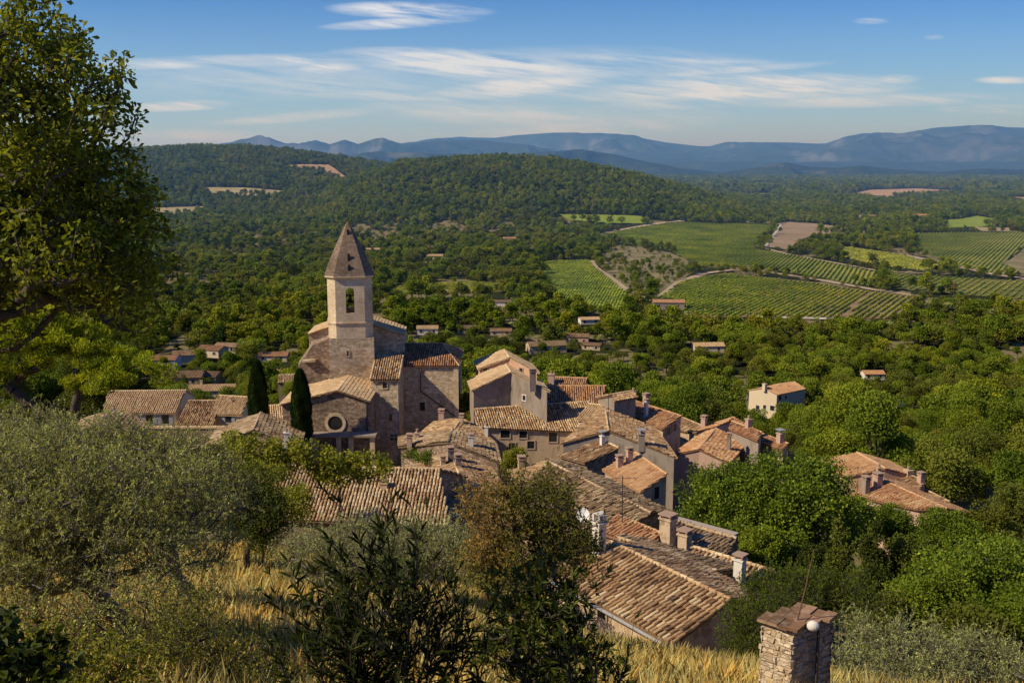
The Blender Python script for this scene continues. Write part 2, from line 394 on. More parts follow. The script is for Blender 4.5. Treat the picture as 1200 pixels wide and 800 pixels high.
def drape(name, poly, mat, step, off):
    xy = [(p[0], p[1]) for p in poly]
    L = []
    for i in range(len(xy)):
        a = np.array(xy[i]); b = np.array(xy[(i+1)%len(xy)]); n = max(1, int(np.linalg.norm(b-a)/step))
        for k in range(n): L.append(tuple(a+(b-a)*k/n))
    nb = len(L)
    xs = [p[0] for p in xy]; ys = [p[1] for p in xy]
    gx, gy = np.meshgrid(np.arange(min(xs), max(xs), step), np.arange(min(ys), max(ys), step))
    gx = gx.ravel(); gy = gy.ravel(); k = inpoly(gx, gy, xy); gx = gx[k]; gy = gy[k]
    pts = [Vector(p) for p in L] + [Vector((a, b)) for a, b in zip(gx, gy)]
    vo, eo, fo, *_ = geometry.delaunay_2d_cdt(pts, [(i, (i+1)%nb) for i in range(nb)], [], 1, 1e-4)
    X = np.array([v.x for v in vo]); Y = np.array([v.y for v in vo])
    V = np.stack([X, Y, terr(X, Y)+off], 1)
    tri = np.array([f for f in fo if len(f) == 3], np.int32)
    # make the faces look up
    a, b, c = V[tri[:,0]], V[tri[:,1]], V[tri[:,2]]
    fl = ((b-a)[:,0]*(c-a)[:,1]-(b-a)[:,1]*(c-a)[:,0]) < 0; tri[fl] = tri[fl][:, ::-1]
    return tag(link(name, np_mesh(name, V, tri, mat, smooth=True)), kind='structure')
def field(name, px, mat, clear=True, off=.35, step=None):
    w = [gpt(p) for p in px]
    Y = sum(p.y for p in w)/len(w)
    xy = [(p.x, p.y) for p in w]
    if clear: FIELDS.append(xy)
    drape(name, w, mat, step or max(2, Y/90), off); return w
def track(name, px, width, mat, off=.6, w=None):
    pts = [gpt(p) for p in px] if w is None else w
    L = []; R = []
    for i, p in enumerate(pts):
        d = (pts[min(i+1,len(pts)-1)]-pts[max(i-1,0)]); d.z = 0; d.normalize(); n = Vector((-d.y, d.x, 0))*width/2
        L.append(p+n); R.append(p-n)
    poly = L+R[::-1]; FIELDS.append([(p.x, p.y) for p in poly])
    V = []; 
    for i in range(len(pts)-1):
        n = max(2, int((pts[i+1]-pts[i]).length/5))
        for k in range(n+(i == len(pts)-2)):
            t = k/n
            for S in (L, L, R, R): pass
            a = L[i].lerp(L[i+1], t); b = R[i].lerp(R[i+1], t); V += [a, a.lerp(b, .5), b]
    V = np.array([tuple(v) for v in V]); V[:,2] = terr(V[:,0], V[:,1])+off
    V[1::3,2] += .05
    n = len(V)//3; Q = []
    for i in range(n-1):
        for k in range(2): a = i*3+k; Q.append((a, a+3, a+4, a+1))
    tag(link(name, np_mesh(name, V, np.array(Q), mat)), kind='structure')
EARTH = m_field('vineyard_earth', (.20,.13,.075), (.32,.22,.13))
EARTHG = m_field('vineyard_weeds', (.15,.18,.035), (.28,.26,.09), .03)
BARE = m_field('ploughed_earth', (.27,.19,.115), (.36,.265,.17), .02)
DRYG = m_field('dry_meadow', (.30,.24,.12), (.42,.34,.18), .02)
GREENF = m_field('green_meadow', (.19,.25,.03), (.26,.31,.045), .02)
YELF = m_field('yellow_green_meadow', (.11,.125,.03), (.19,.17,.06), .03)
OCHRE = m_field('ochre_field', (.40,.24,.12), (.46,.31,.18), .01)
TRACKM = m_field('track_gravel', (.36,.26,.17), (.46,.36,.25), .1)
WHITEM = m_field('limestone_gravel', (.42,.36,.28), (.6,.54,.45), .1)
SCRUB = m_field('scrub_slope', (.14,.13,.06), (.30,.24,.13), .05)
f1 = field('vineyard_ground', [(687,278),(727,285),(785,294),(822,312),(871,312),(892,314),(960,325),(997,333),(1025,335),(1029,320),(974,309),(943,302),(883,292),(888,285),(911,269),(910,263),(797,260.5),(740,268)], EARTHG)
f2 = field('vineyard_ground', [(768,352),(797,330.5),(825,323.5),(855,320),(890,324.7),(960,331.7),(1022,342),(1079,349),(1050,374),(1000,374),(920,372),(820,372)], EARTH)
f3 = field('field', [(628,312),(640,307),(690,305),(694,312),(715,328),(735,345),(738,362),(700,364),(655,350)], GREENF)
field('field', [(655,251),(752,253.5),(757,262),(715,262),(668,258)], GREENF)
f5 = field('field', [(913,261.7),(922,260),(978,265),(1032,271),(1032,274),(997,274),(955,275),(934,282.5),(925,293),(895,289),(915,268)], BARE)
field('field', [(864,258),(908,258),(912,261),(872,261)], TRACKM)
f6 = field('vineyard_ground', [(1069,274),(1186,272),(1262,274),(1262,288),(1200,290),(1174,309),(1195,319),(1172,322),(1125,315),(1104,305),(1074,291)], EARTHG)
field('field', [(1178,309),(1202,291),(1262,289),(1262,330),(1197,321)], SCRUB)
f7 = field('field', [(973,289.5),(997,290.7),(1060,300),(1102,313),(1083,317.5),(1032,311.7),(990,302)], YELF)
f8 = field('field', [(1036,319),(1083,323),(1200,330),(1262,337),(1262,354),(1200,351),(1141,347),(1060,340),(1039,335)], YELF)
f9 = field('field', [(446,339),(500,333),(550,331),(624,335),(621,341),(550,344),(463,345)], YELF)
field('field', [(238,220),(280,220),(333,224),(331,230),(247,230)], DRYG)
field('field', [(170,244),(238,242),(243,248),(203,253.5),(170,254)], DRYG)
field('field', [(330,194),(385,193),(448,203),(437,204.5),(377,199),(346,198.5)], OCHRE)
field('field', [(975,231),(1020,222.5),(1075,221),(1130,224),(1126,228),(1055,230)], OCHRE)
field('field', [(1140,231),(1200,231),(1262,233),(1262,239),(1200,238)], OCHRE)
field('field', [(806,217.5),(845,219),(840,222.5),(812,222)], OCHRE)
field('field', [(850,227),(900,226.5),(905,231),(860,231)], DRYG)
field('field', [(1100,260),(1145,253),(1182,259),(1147,266),(1112,267)], GREENF)
field('field', [(1142,266),(1182,267),(1184,271.5),(1150,271)], DRYG)
field('field', [(1005,228),(1060,231),(1110,236),(1100,240),(1030,236)], DRYG)
field('field', [(798,492),(815,478),(845,466),(876,460),(878,482),(850,492),(820,500)], SCRUB, step=2)
field('field', [(900,345),(1000,372),(985,378),(905,373),(840,372)][1:], TRACKM) if False else None
track('dirt_track', [(772,352),(797,331),(825,321),(860,316.5),(890,318),(960,328.5),(1020,339.5),(1078,348)], 7, TRACKM)
track('dirt_track', [(692,306),(697,314),(718,329),(740,345),(765,353)], 6, TRACKM)
track('dirt_track', [(905,258.5),(915,264),(908,274),(897,289)], 3.5, WHITEM)
field('field', [(697,306),(727,287),(785,296),(822,313),(797,329),(772,350),(746,344),(720,329)], SCRUB, clear=False, off=.25)
track('dirt_track', [(884,288),(925,299),(975,308),(1030,318),(1085,321)], 5, TRACKM)
track('dirt_track', [(998,291),(1060,299.5),(1105,309),(1170,323),(1220,330)], 9, TRACKM)
track('dirt_track', [(680,280),(720,271),(760,264),(800,259)], 9, TRACKM)
track('dirt_track', [(880,372),(960,374),(1005,376)], 7, WHITEM)
track('dirt_track', [(500,343),(560,337),(640,338)], 6, TRACKM)

# ---------------------------------------------------------------- vine rows (nobody could count them)
LEAF = {}
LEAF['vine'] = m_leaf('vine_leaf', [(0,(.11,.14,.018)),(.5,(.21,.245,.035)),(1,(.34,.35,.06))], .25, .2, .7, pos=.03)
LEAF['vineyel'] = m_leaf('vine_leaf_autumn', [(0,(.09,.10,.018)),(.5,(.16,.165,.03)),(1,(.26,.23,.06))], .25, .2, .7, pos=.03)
def vines(name, label, w, dirpx, spacing, mat, gap=.06, h=1.25, wd=.9, seed=0, clip=None):
    a = ghit(*dirpx[0]); b = ghit(*dirpx[1]); d = np.array([b.x-a.x, b.y-a.y]); d /= np.linalg.norm(d); n = np.array([-d[1], d[0]])
    xy = np.array([(p.x, p.y) for p in w]); s = xy@n; t = xy@d
    rg = np.random.default_rng(seed); V = []; Q = []; T = []; seg = 2.2
    c = xy.mean(0)
    for o in np.arange(s.min(), s.max(), spacing):
        ts = np.arange(t.min(), t.max(), seg)
        P0 = n*o+d*ts[:,None]
        ok = inpoly(P0[:,0], P0[:,1], [tuple(q) for q in xy]) & (rg.random(len(ts)) > gap)
        P0 = P0[ok]
        if not len(P0): continue
        z = terr(P0[:,0], P0[:,1])+.3
        m = len(P0); hh = h*(.75+.5*rg.random(m)); ww = wd*(.7+.6*rg.random(m)); jt = rg.normal(0,.12,(m,2))
        base = len(V)*0
        L = seg*.53
        ring = []
        for e in (-1, 1):
            for (q, zz) in ((-.5,0),(-.42,.6),(0,1),(.42,.6),(.5,0)):
                k = 1 if e < 0 else (.85+.3*rg.random(m))
                x = P0+jt+d*L*e+n*(ww*q*k)[:,None]
                ring.append(np.column_stack([x, z+hh*zz*k+rg.normal(0,.06,m)]))
        R = np.stack(ring, 1)  # m,10,3
        b0 = sum(len(v) for v in V); V.append(R.reshape(-1,3))
        idx = b0+np.arange(m)[:,None]*10
        for k in range(4): Q.append(idx+np.array([k,k+1,k+6,k+5])); T.append(np.clip(rg.normal(.5,.25,m),0,1))
    V = np.concatenate(V); Q = np.concatenate(Q); T = np.concatenate(T)
    o = link(name, np_mesh(name, V, Q, mat, T)); tag(o, label, 'vines', kind='stuff')
def wpoly(px): return [ghit(*p) for p in px]
vines('vine_rows', 'long green vine rows filling the upper vineyard below the bare brown field', f1, ((1013,333),(1019,319)), 3.6, LEAF['vine'], .05, 1.4, 1.35, 1)
vines('vine_rows', 'dark green slanting vine rows in the lower vineyard between the dirt track and the wood', wpoly([(770,352),(797,332),(825,325),(855,321.5),(890,326),(960,333.5),(1020,343),(1000,356),(985,374),(920,372),(820,371)]), ((931,370),(973,346.5)), 3.4, LEAF['vine'], .1, 1.4, 1.25, 2)
vines('vine_rows', 'small block of vine rows at the right tip of the lower vineyard', wpoly([(1024,343.5),(1076,350),(1048,374),(992,374),(1006,356)]), ((1004,366),(1037,345)), 3.6, LEAF['vine'], .08, 1.4, 1.2, 3)
vines('vine_rows', 'vine rows with sunburnt gaps on the far right slope', f6, ((1125,312),(1160,285)), 3.6, LEAF['vine'], .14, 1.3, 1.1, 4)
vines('vine_rows', 'yellowing vine rows on the strip behind the church spire', f9, ((450,340),(600,334)), 4.2, LEAF['vineyel'], .2, 1.3, 1.6, 5)
vines('vine_rows', 'yellow green vines on the narrow field between two dirt tracks', f7, ((1000,292),(1060,301)), 3.4, LEAF['vineyel'], .15, 1.2, 1.2, 6)
vines('vine_rows', 'ragged low vines on the smooth green field at the far right', f8, ((1050,335),(1080,322)), 4.5, LEAF['vine'], .35, 1.0, 1.6, 8)
vines('vine_rows', 'bright green vines of the small field on the left of the vineyards', f3, ((655,345),(690,308)), 2.0, LEAF['vine'], .02, 1.0, 2.1, 7)

# ---------------------------------------------------------------- sky, sun, camera, haze
def build_sky():
    w = bpy.data.worlds.new('World'); SC.world = w; w.use_nodes = True; nt = w.node_tree; nt.nodes.clear()
    out = nt.nodes.new('ShaderNodeOutputWorld'); bg = N(nt, 'ShaderNodeBackground')
    sky = N(nt, 'ShaderNodeTexSky', sky_type='NISHITA'); sky.sun_disc = False
    sky.sun_elevation = SUN_EL; sky.sun_rotation = SUN_AZ % (2*math.pi)
    sky.altitude = 300; sky.air_density = SKY_AIR; sky.dust_density = SKY_DUST; sky.ozone_density = SKY_OZ
    co = N(nt, 'ShaderNodeTexCoord').outputs['Generated']
    sp = N(nt, 'ShaderNodeSeparateXYZ'); nt.links.new(co, sp.inputs[0])
    yy = mathn(nt, 'MAXIMUM', sp.outputs[1], .05)
    u = mathn(nt, 'DIVIDE', sp.outputs[0], yy); v = mathn(nt, 'DIVIDE', sp.outputs[2], yy)
    # thin cirrus: streaky noise gathered in a few banks
    zs = mathn(nt, 'MAXIMUM', sp.outputs[2], .02)
    cv = N(nt, 'ShaderNodeCombineXYZ'); nt.links.new(mathn(nt,'MULTIPLY', u, 2.6), cv.inputs[0]); nt.links.new(mathn(nt,'ADD', mathn(nt,'MULTIPLY', v, 26), mathn(nt,'MULTIPLY', u, 2.0)), cv.inputs[1])
    st = N(nt, 'ShaderNodeTexNoise'); st.inputs['Scale'].default_value = 1.6; st.inputs['Detail'].default_value = 8; st.inputs['Roughness'].default_value = .62; st.inputs['Distortion'].default_value = .5
    nt.links.new(cv.outputs[0], st.inputs['Vector'])
    cv2 = N(nt, 'ShaderNodeCombineXYZ'); nt.links.new(mathn(nt,'MULTIPLY', u, 9), cv2.inputs[0]); nt.links.new(mathn(nt,'ADD', mathn(nt,'MULTIPLY', v, 110), mathn(nt,'MULTIPLY', u, 14.0)), cv2.inputs[1])
    s2_ = noise(nt, cv2.outputs[0], 1.5, 6, .6, .6)
    stv = mathn(nt, 'ADD', mathn(nt,'MULTIPLY', st.outputs['Fac'], .55), mathn(nt,'MULTIPLY', s2_, .45))
    total = None
    for (px, py, rx, ry, tilt, amp) in CLOUDS:
        r = ray(px, py); cu, cvv = r.x/r.y, r.z/r.y
        du = mathn(nt, 'SUBTRACT', u, cu); dv = mathn(nt, 'SUBTRACT', v, cvv)
        dv = mathn(nt, 'ADD', dv, mathn(nt,'MULTIPLY', du, tilt))
        a = mathn(nt, 'DIVIDE', du, rx/F); b = mathn(nt, 'DIVIDE', dv, ry/F)
        e = mathn(nt, 'SUBTRACT', 1.0, mathn(nt,'ADD', mathn(nt,'MULTIPLY',a,a), mathn(nt,'MULTIPLY',b,b)))
        e = mathn(nt, 'MULTIPLY', mathn(nt, 'MAXIMUM', e, 0.0), amp)
        total = e if total is None else mathn(nt, 'MAXIMUM', total, e)
    dens = mathn(nt, 'MULTIPLY', total, ramp(nt, stv, [(.38,(0,0,0)),(.60,(1,1,1))]), True)
    dens = mathn(nt, 'MINIMUM', dens, .85)
    hor = ramp(nt, v, [(0,(1,1,1)),(.08,(.45,.45,.45)),(.16,(0,0,0))])
    scol = mixc(nt, mathn(nt,'MULTIPLY', hor, SKY_HZ), sky.outputs[0], tuple(SKY_HC))
    scol = mixc(nt, 1.0, scol, SKY_TINT, 'MULTIPLY')
    scol = mixc(nt, 1.0, scol, ramp(nt, v, [(.0,(1,1,1)),(.155,(.50,.63,.78)),(.5,(.40,.55,.75))]), 'MULTIPLY')
    c = mixc(nt, dens, scol, CLOUD_COL)
    nt.links.new(c, bg.inputs[0]); bg.inputs[1].default_value = SKY_STR
    nt.links.new(bg.outputs[0], out.inputs[0])
    l = bpy.data.lights.new('sun', 'SUN'); l.energy = SUN_STR; l.angle = math.radians(.5); l.color = (1,.87,.64)
    o = link('sun', l); o.rotation_euler = SUN.to_track_quat('Z','Y').to_euler()
    cam = bpy.data.cameras.new('camera'); cam.lens = 35; cam.sensor_width = 36; cam.clip_start = .1; cam.clip_end = 90000
    o = link('camera', cam); o.rotation_euler = (math.pi/2-TH, 0, 0); SC.camera = o
SKY_AIR, SKY_DUST, SKY_OZ, SKY_STR, SUN_STR = 1.0, .15, 4.5, .125, 5.0
SKY_HZ, SKY_HC, SKY_TINT, CLOUD_COL = .85, (6.0,6.5,6.7), (.60,.84,1.18), (6.9,7.3,8.0)
CLOUDS = [(480,12,100,10,.02,1.5),(470,27,100,7,-.06,1.1),(215,75,110,7,-.05,.8),(265,70,60,5,0,.6),(385,80,50,9,-.03,.9),(560,76,180,18,.06,1.4),(620,100,130,14,-.1,1.3),
          (840,84,140,6,-.07,.9),(860,104,210,18,-.03,1.5),(940,106,140,10,-.02,1.1),(1050,93,30,6,0,1.0),(215,124,75,7,-.04,1.0),(360,136,120,7,-.08,.75),(700,148,170,16,-.07,.75),
          (1180,94,40,5,0,1.0),(800,122,140,8,-.05,.6),(1020,25,22,4,0,.7),(1095,44,14,3,0,.6),(1118,128,20,4,0,.6),(1180,128,60,8,0,.9),(300,72,230,9,-.02,.8),(760,70,200,7,.03,.7),(1010,118,200,9,-.02,.7),(450,112,190,8,.04,.7),(220,160,100,9,0,.6),(600,135,200,16,.05,.7),(690,88,260,34,0,.6),(340,95,260,24,0,.5)]
build_sky()
def build_haze():
    b = MB(); b.box((0, 25500, 200), 40000, 25000, 500, t=0)
    m, nt, out = newmat('haze')
    v = N(nt, 'ShaderNodeVolumeScatter'); v.inputs['Color'].default_value = (*HAZE_COL, 1); v.inputs['Density'].default_value = HAZE; v.inputs['Anisotropy'].default_value = .2
    nt.links.new(v.outputs[0], out.inputs['Volume'])
    tag(link('haze', b.mesh('haze', m)), kind='structure')
HAZE, HAZE_COL = 1/9000, (.20,.48,1.0)
build_haze()
SC.view_settings.view_transform = 'Standard'; SC.view_settings.look = 'None'; SC.view_settings.exposure = 0; SC.view_settings.gamma = 1
SC.render.engine = 'CYCLES'
cy = SC.cycles; cy.use_denoising = True; cy.max_bounces = 6; cy.diffuse_bounces = 3; cy.glossy_bounces = 2; cy.transmission_bounces = 3; cy.transparent_max_bounces = 6; cy.volume_bounces = 1; cy.volume_step_rate = 5
# ================================================================ buildings
BOXES = []   # (px0,py0,px1,py1,Y) picture areas that trees nearer than Y must leave open
FOOT = []    # building footprints kept free of trees
def quadtiles(mb, poly, down, per=.235, L=.36, jit=.5, segs=4, mean=.5, spread=.22, lift=0.0):
    """rows of half-round cover tiles laid down the slope over the roof polygon"""
    poly = [Vector(p) for p in poly]; n = Vector((0,0,0))
    for i in range(len(poly)): n += poly[i].cross(poly[(i+1)%len(poly)])
    n.normalize()
    if n.z < 0: n = -n
    o = sum(poly, Vector())/len(poly)
    d = (down-n*down.dot(n)).normalized(); u = d.cross(n).normalized()
    p2 = [((p-o).dot(u), (p-o).dot(d)) for p in poly]
    umin = min(p[0] for p in p2); umax = max(p[0] for p in p2)
    k = max(1, round((umax-umin)/per)); per = (umax-umin)/k
    for c in range(k+1):
        uc = umin+per*c; uc = min(max(uc, umin+.02), umax-.02)
        cr = []
        for i in range(len(p2)):
            (a, b), (e, f) = p2[i], p2[(i+1)%len(p2)]
            if (a > uc) != (e > uc): cr.append(b+(f-b)*(uc-a)/(e-a))
        if len(cr) < 2: continue
        v0, v1 = min(cr), max(cr); m = max(1, round((v1-v0)/L)); LL = (v1-v0)/m
        rowj = random.gauss(0, .012)*jit
        for t in range(m):
            va = v0+t*LL-.03; vb = v0+(t+1)*LL+.03
            du = random.gauss(0, .022)*jit+rowj; du2 = du+random.gauss(0,.02)*jit
            sg_ = (float(vnoise(uc*.45+o.x, (va+vb)*.3+o.y, 5))-.5)*.14*min(jit,2); pt_ = (float(vnoise(uc*.6+o.x*3, va*.6+o.y*3, 9))-.5)*.38
            h0 = .0+lift+sg_; h1 = .028+abs(random.gauss(0,.012))*jit+lift+sg_
            r0, r1 = .072, .092
            vs = []
            for (v, r, hh, dd) in ((va, r0, h0, du), (vb, r1, h1, du2)):
                for s in range(segs+1):
                    a = math.pi*s/segs
                    vs.append(o+u*(uc+dd-r*math.cos(a))+d*v+n*(hh+r*.95*math.sin(a)+.004))
            fs = [(s, s+1, s+segs+2, s+segs+1) for s in range(segs)]
            fs.append(tuple(range(segs+1, 2*segs+2)))
            mb.add(vs, fs, min(1, max(0, random.gauss(mean, spread)+pt_)))
def slab(mb, poly, th=.13, t=.12):
    n = len(poly); poly = [Vector(p)-Vector((0,0,.05)) for p in poly]; lo = [Vector(p)-Vector((0,0,th-.04)) for p in poly]
    mb.add([Vector(p) for p in poly]+lo, [tuple(range(n)), tuple(range(n,2*n))[::-1]]+[(i, i+n, (i+1)%n+n, (i+1)%n) for i in range(n)], t)
def capline(mb, a, b, r=.11, t=.8, L=.4):
    a = Vector(a); b = Vector(b); D = b-a; m = max(1, int(D.length/L)); d = D.normalized()
    s = d.cross(Vector((0,0,1))).normalized(); up = s.cross(d)
    for k in range(m):
        p = a+D*k/m; q = a+D*(k+1.06)/m; vs = []
        for (c, rr, h) in ((p, r*.9, 0), (q, r, .025)):
            for j in range(6):
                an = math.pi*j/5; vs.append(c+s*rr*math.cos(an)+up*(rr*math.sin(an)+h-.02))
        mb.add(vs, [(j, j+1, j+7, j+6) for j in range(5)]+[tuple(range(6,12))], min(1, max(0, t+random.gauss(0,.12))))
class Bld:
    def __init__(s, name, label, cat, loc, group=None):
        s.root = empty(name, loc, label, cat, group); s.W = []; s.roofs = []
    def walls(s, loop, zb, mat, name='wall', inset=None):
        """loop of 3d points (tops, may include gable tips), walls drop to zb"""
        mb = MB(); n = len(loop); cen = sum((Vector(p) for p in loop), Vector())/n
        for i in range(n):
            a = Vector(loop[i]); b = Vector(loop[(i+1)%n])
            if (a-b).xy.length < .01: continue
            mb.add([a, b, (b.x,b.y,zb), (a.x,a.y,zb)], [(0,1,2,3)])
            s.W.append((a, b, zb, cen))
        mb.poly([(p[0],p[1],zb) for p in loop])
        FOOT.append([(p[0], p[1]) for p in loop])
        return part(name, mb, mat, s.root)
    def roof(s, polys, downs, mat, jit=.5, mean=.5, spread=.22, caps=(), per=.235, segs=4, name='roof', par=None, lift=0.0):
        mb = MB()
        for p, d in zip(polys, downs):
            slab(mb, p); quadtiles(mb, p, d, per=per, jit=jit, mean=mean, spread=spread, segs=segs, lift=lift); s.roofs.append([Vector(q) for q in p])
        for (a, b) in caps: capline(mb, a, b)
        return part(name, mb, mat, s.root, par)
    def hitwall(s, px, py):
        best = None; r = ray(px, py)
        for (a, b, zb, cen) in s.W:
            n = Vector((b.y-a.y, -(b.x-a.x), 0)); 
            if n.length < .01: continue
            n.normalize()
            if n.dot(a-cen) < 0: n = -n
            if n.dot(r) >= -.02: continue
            k = a.dot(n)/r.dot(n); p = r*k
            t = (p-a).dot(b-a)/((b-a).xy.length_squared+1e-9)
            tt = ((p-a).xy.dot((b-a).xy))/((b-a).xy.length_squared)
            if -.02 <= tt <= 1.02 and zb-.3 <= p.z and (best is None or k < best[0]):
                best = (k, p, n, Vector((-n.y, n.x, 0)))
        if best is None: print('window missed', s.root.name, px, py)
        return best
    def window(s, px, py, w, h, kind='plain', par=None, frame=None, lab=None):
        b = s.hitwall(px, py)
        if not b: return
        _, c, n, t = b; z = Vector((0,0,1)); fr = MB(); fw = .10
        for sg in (-1, 1):
            fr.bar(c+t*sg*(w/2+fw/2)-z*(h/2+fw)+n*.02, c+t*sg*(w/2+fw/2)+z*(h/2+fw)+n*.02, fw, .08, up=n)
            fr.bar(c-t*(w/2)+z*sg*(h/2+fw/2)+n*.02, c+t*(w/2)+z*sg*(h/2+fw/2)+n*.02, .08, fw-.004)
        f = part('window', fr, frame or M['mortar'], s.root)
        g = MB(); g.poly([c+t*(w/2)*a+z*(h/2)*bb+n*.012 for a, bb in ((-1,-1),(1,-1),(1,1),(-1,1))]); part('pane', g, M['glass'], s.root, f)
        if kind == 'cross':
            g = MB(); g.bar(c-z*h/2+n*.03, c+z*h/2+n*.03, .05, .03, up=n); g.bar(c-t*w/2+n*.031, c+t*w/2+n*.031, .03, .05); part('glazing_bar', g, M['white'], s.root, f)
        if kind == 'shut':
            for sg in (-1, 1):
                g = MB(); q = c+t*sg*(w/2+.06+w/4)
                g.bar(q-z*h/2+n*.07, q+z*h/2+n*.07, w/2, .04, up=n)
                for k in range(5): g.bar(q-t*w*.2+z*h*(-.4+.2*k)+n*.095, q+t*w*.2+z*h*(-.4+.2*k)+n*.095, .02, .05)
                part('shutter', g, M['wood'], s.root, f)
        return f
    def roofpt(s, px, py):
        best = None; r = ray(px, py)
        for p in s.roofs:
            n = (p[1]-p[0]).cross(p[2]-p[0]).normalized(); k = p[0].dot(n)/r.dot(n); q = r*k
            dd = 0 if inpoly([q.x], [q.y], [(v.x, v.y) for v in p])[0] else (q-sum(p, Vector())/len(p)).length
            if best is None or dd < best[0]: best = (dd, q)
        return best[1]
    def chimney(s, px, py, w=.5, d=.5, h=1.2, mat='beige', kind='slab', ang=None, pt=None, lab=None):
        q = pt or s.roofpt(px, py)
        if q is None: return
        a = ang if ang is not None else s.ang
        ax = Vector((math.cos(a), math.sin(a), 0)); ay = Vector((-ax.y, ax.x, 0)); z = Vector((0,0,1)); mb = MB()
        mb.box(q+z*(h/2-.35), w/2, d/2, h/2+.35, ax, taper=.96); mb.box(q+z*(h+.04), w/2+.05, d/2+.05, .04, ax)
        o = part('chimney', mb, M[mat], s.root); c = MB()
        if lab: o['label'] = lab
        if kind == 'slab':
            for i, j in ((-1,-1),(1,-1),(1,1),(-1,1)): c.box(q+ax*i*(w/2-.05)+ay*j*(d/2-.05)+z*(h+.16), .05, .05, .09, ax)
            c.box(q+z*(h+.28), w/2+.06, d/2+.06, .035, ax); part('chimney_cap', c, M['pot'], s.root, o)
        elif kind == 'pot':
            c.tube([q+z*(h+.06), q+z*(h+.2), q+z*(h+.42)], [.13,.11,.13], 9); part('chimney_pot', c, M['pot'], s.root, o)
        elif kind == 'arch':
            for sg in (-1,1): c.box(q+ax*sg*(w/2-.06)+z*(h+.22), .05, d/2, .16, ax)
            for k in range(7):
                a0 = math.pi*k/7; a1 = math.pi*(k+1)/7
                c.bar(q+ax*math.cos(a0)*w*.5+z*(h+.3+math.sin(a0)*.2), q+ax*math.cos(a1)*w*.5+z*(h+.3+math.sin(a1)*.2), d, .06)
            part('chimney_cap', c, M[mat], s.root, o)
        elif kind == 'metal':
            c.tube([q+z*(h+.1), q+z*(h+.35)], .1, 9); c.box(q+z*(h+.42), w/2+.1, d/2+.1, .03, ax); part('chimney_cap', c, M['zinc'], s.root, o)
        return o
    def clear(s, pad=2):
        pts = [proj(p) for r in s.roofs for p in r]; Y = min(p.y for r in s.roofs for p in r)
        BOXES.append((min(p[0] for p in pts)-pad, min(p[1] for p in pts)-pad, max(p[0] for p in pts)+pad, max(p[1] for p in pts)+pad, Y))
def gb(z0, pts, drop=.8):
    return min(min(tz(p[0], p[1]) for p in pts)-drop, z0-2.4)
def gable(name, label, R1, R2, Y, E1=None, E2=None, slope=.33, F=None, rmat='roof_tan', wmat='stone_dk', cat='house', group=None, base=None, oh=.25, jit=.6, mean=.5, length=None, rdir=None, width=None, segs=4, clear=True, dbg=True, zb=None):
    r1 = P(*R1, Y)
    if rdir is not None: r2 = r1+Vector((math.sin(math.radians(rdir)), math.cos(math.radians(rdir)), 0))*length
    else: r2 = hitz(*R2, r1.z)
    rd = (r2-r1).normalized(); pd = Vector((rd.y, -rd.x, 0))
    if E1 is not None:
        g = hitz(*E1, r1.z-.35)
        if (g-r1).dot(pd) < 0: pd = -pd
        n = (pd*slope+Vector((0,0,1))).normalized()
        e1 = hitplane(*E1, r1, n); e2 = hitplane(*E2, r1, n) if E2 else e1+(r2-r1)
    else:
        e1 = r1+pd*width-Vector((0,0,width*slope)); e2 = e1+(r2-r1)
    def mir(e, r):
        k = (e-r1).dot(pd); return e-pd*2*k
    if F is None: f1, f2 = mir(e1, r1), mir(e2, r2)
    elif F == 'none': f1, f2 = None, None
    else:
        if isinstance(F, (int, float)):
            f1 = r1-pd*F-Vector((0,0,F*slope)); f2 = f1+(r2-r1)
        else:
            n2 = (-pd*slope+Vector((0,0,1))).normalized(); f1 = hitplane(*F[0], r1, n2); f2 = hitplane(*F[1], r1, n2) if F[1] else f1+(r2-r1)
    if dbg: print(f"{name:22s} {label[:38]:38s} ridge {(r2-r1).length:5.1f} half {abs((e1-r1).dot(pd)):4.1f} {abs((e2-r1).dot(pd)):4.1f} z {r1.z:.1f} e {e1.z:.1f} Y {r1.y:.0f} {r2.y:.0f}" + (f" f {abs((f1-r1).dot(pd)):.1f}" if f1 else ''))
    loc = (r1+r2)/2; loc.z = base if base is not None else tz(loc.x, loc.y)
    b = Bld(name, label, cat, loc, group); b.ang = math.atan2(rd.y, rd.x)
    b.r1, b.r2, b.e1, b.e2, b.f1, b.f2, b.pd, b.rd = r1, r2, e1, e2, f1, f2, pd, rd
    dn = Vector((0,0,.11)); loop = [e1-dn, r1-dn] + ([f1-dn, f2-dn] if f1 else []) + [r2-dn, e2-dn]
    z = zb if zb is not None else gb(min(e1.z, e2.z), loop)
    b.walls(loop, z, M[wmat])
    de = (pd-Vector((0,0,slope)))*oh; df = (-pd-Vector((0,0,slope)))*oh; k = rd*.12
    pA = [r1-k, r2+k, e2+de+k, e1+de-k]; polys = [pA]; downs = [de]
    if f1: polys.append([r2+k, r1-k, f1+df-k, f2+df+k]); downs.append(df)
    b.roof(polys, downs, M[rmat], jit=jit, mean=mean, caps=[(r1-k, r2+k)], segs=segs)
    if clear: b.clear()
    return b
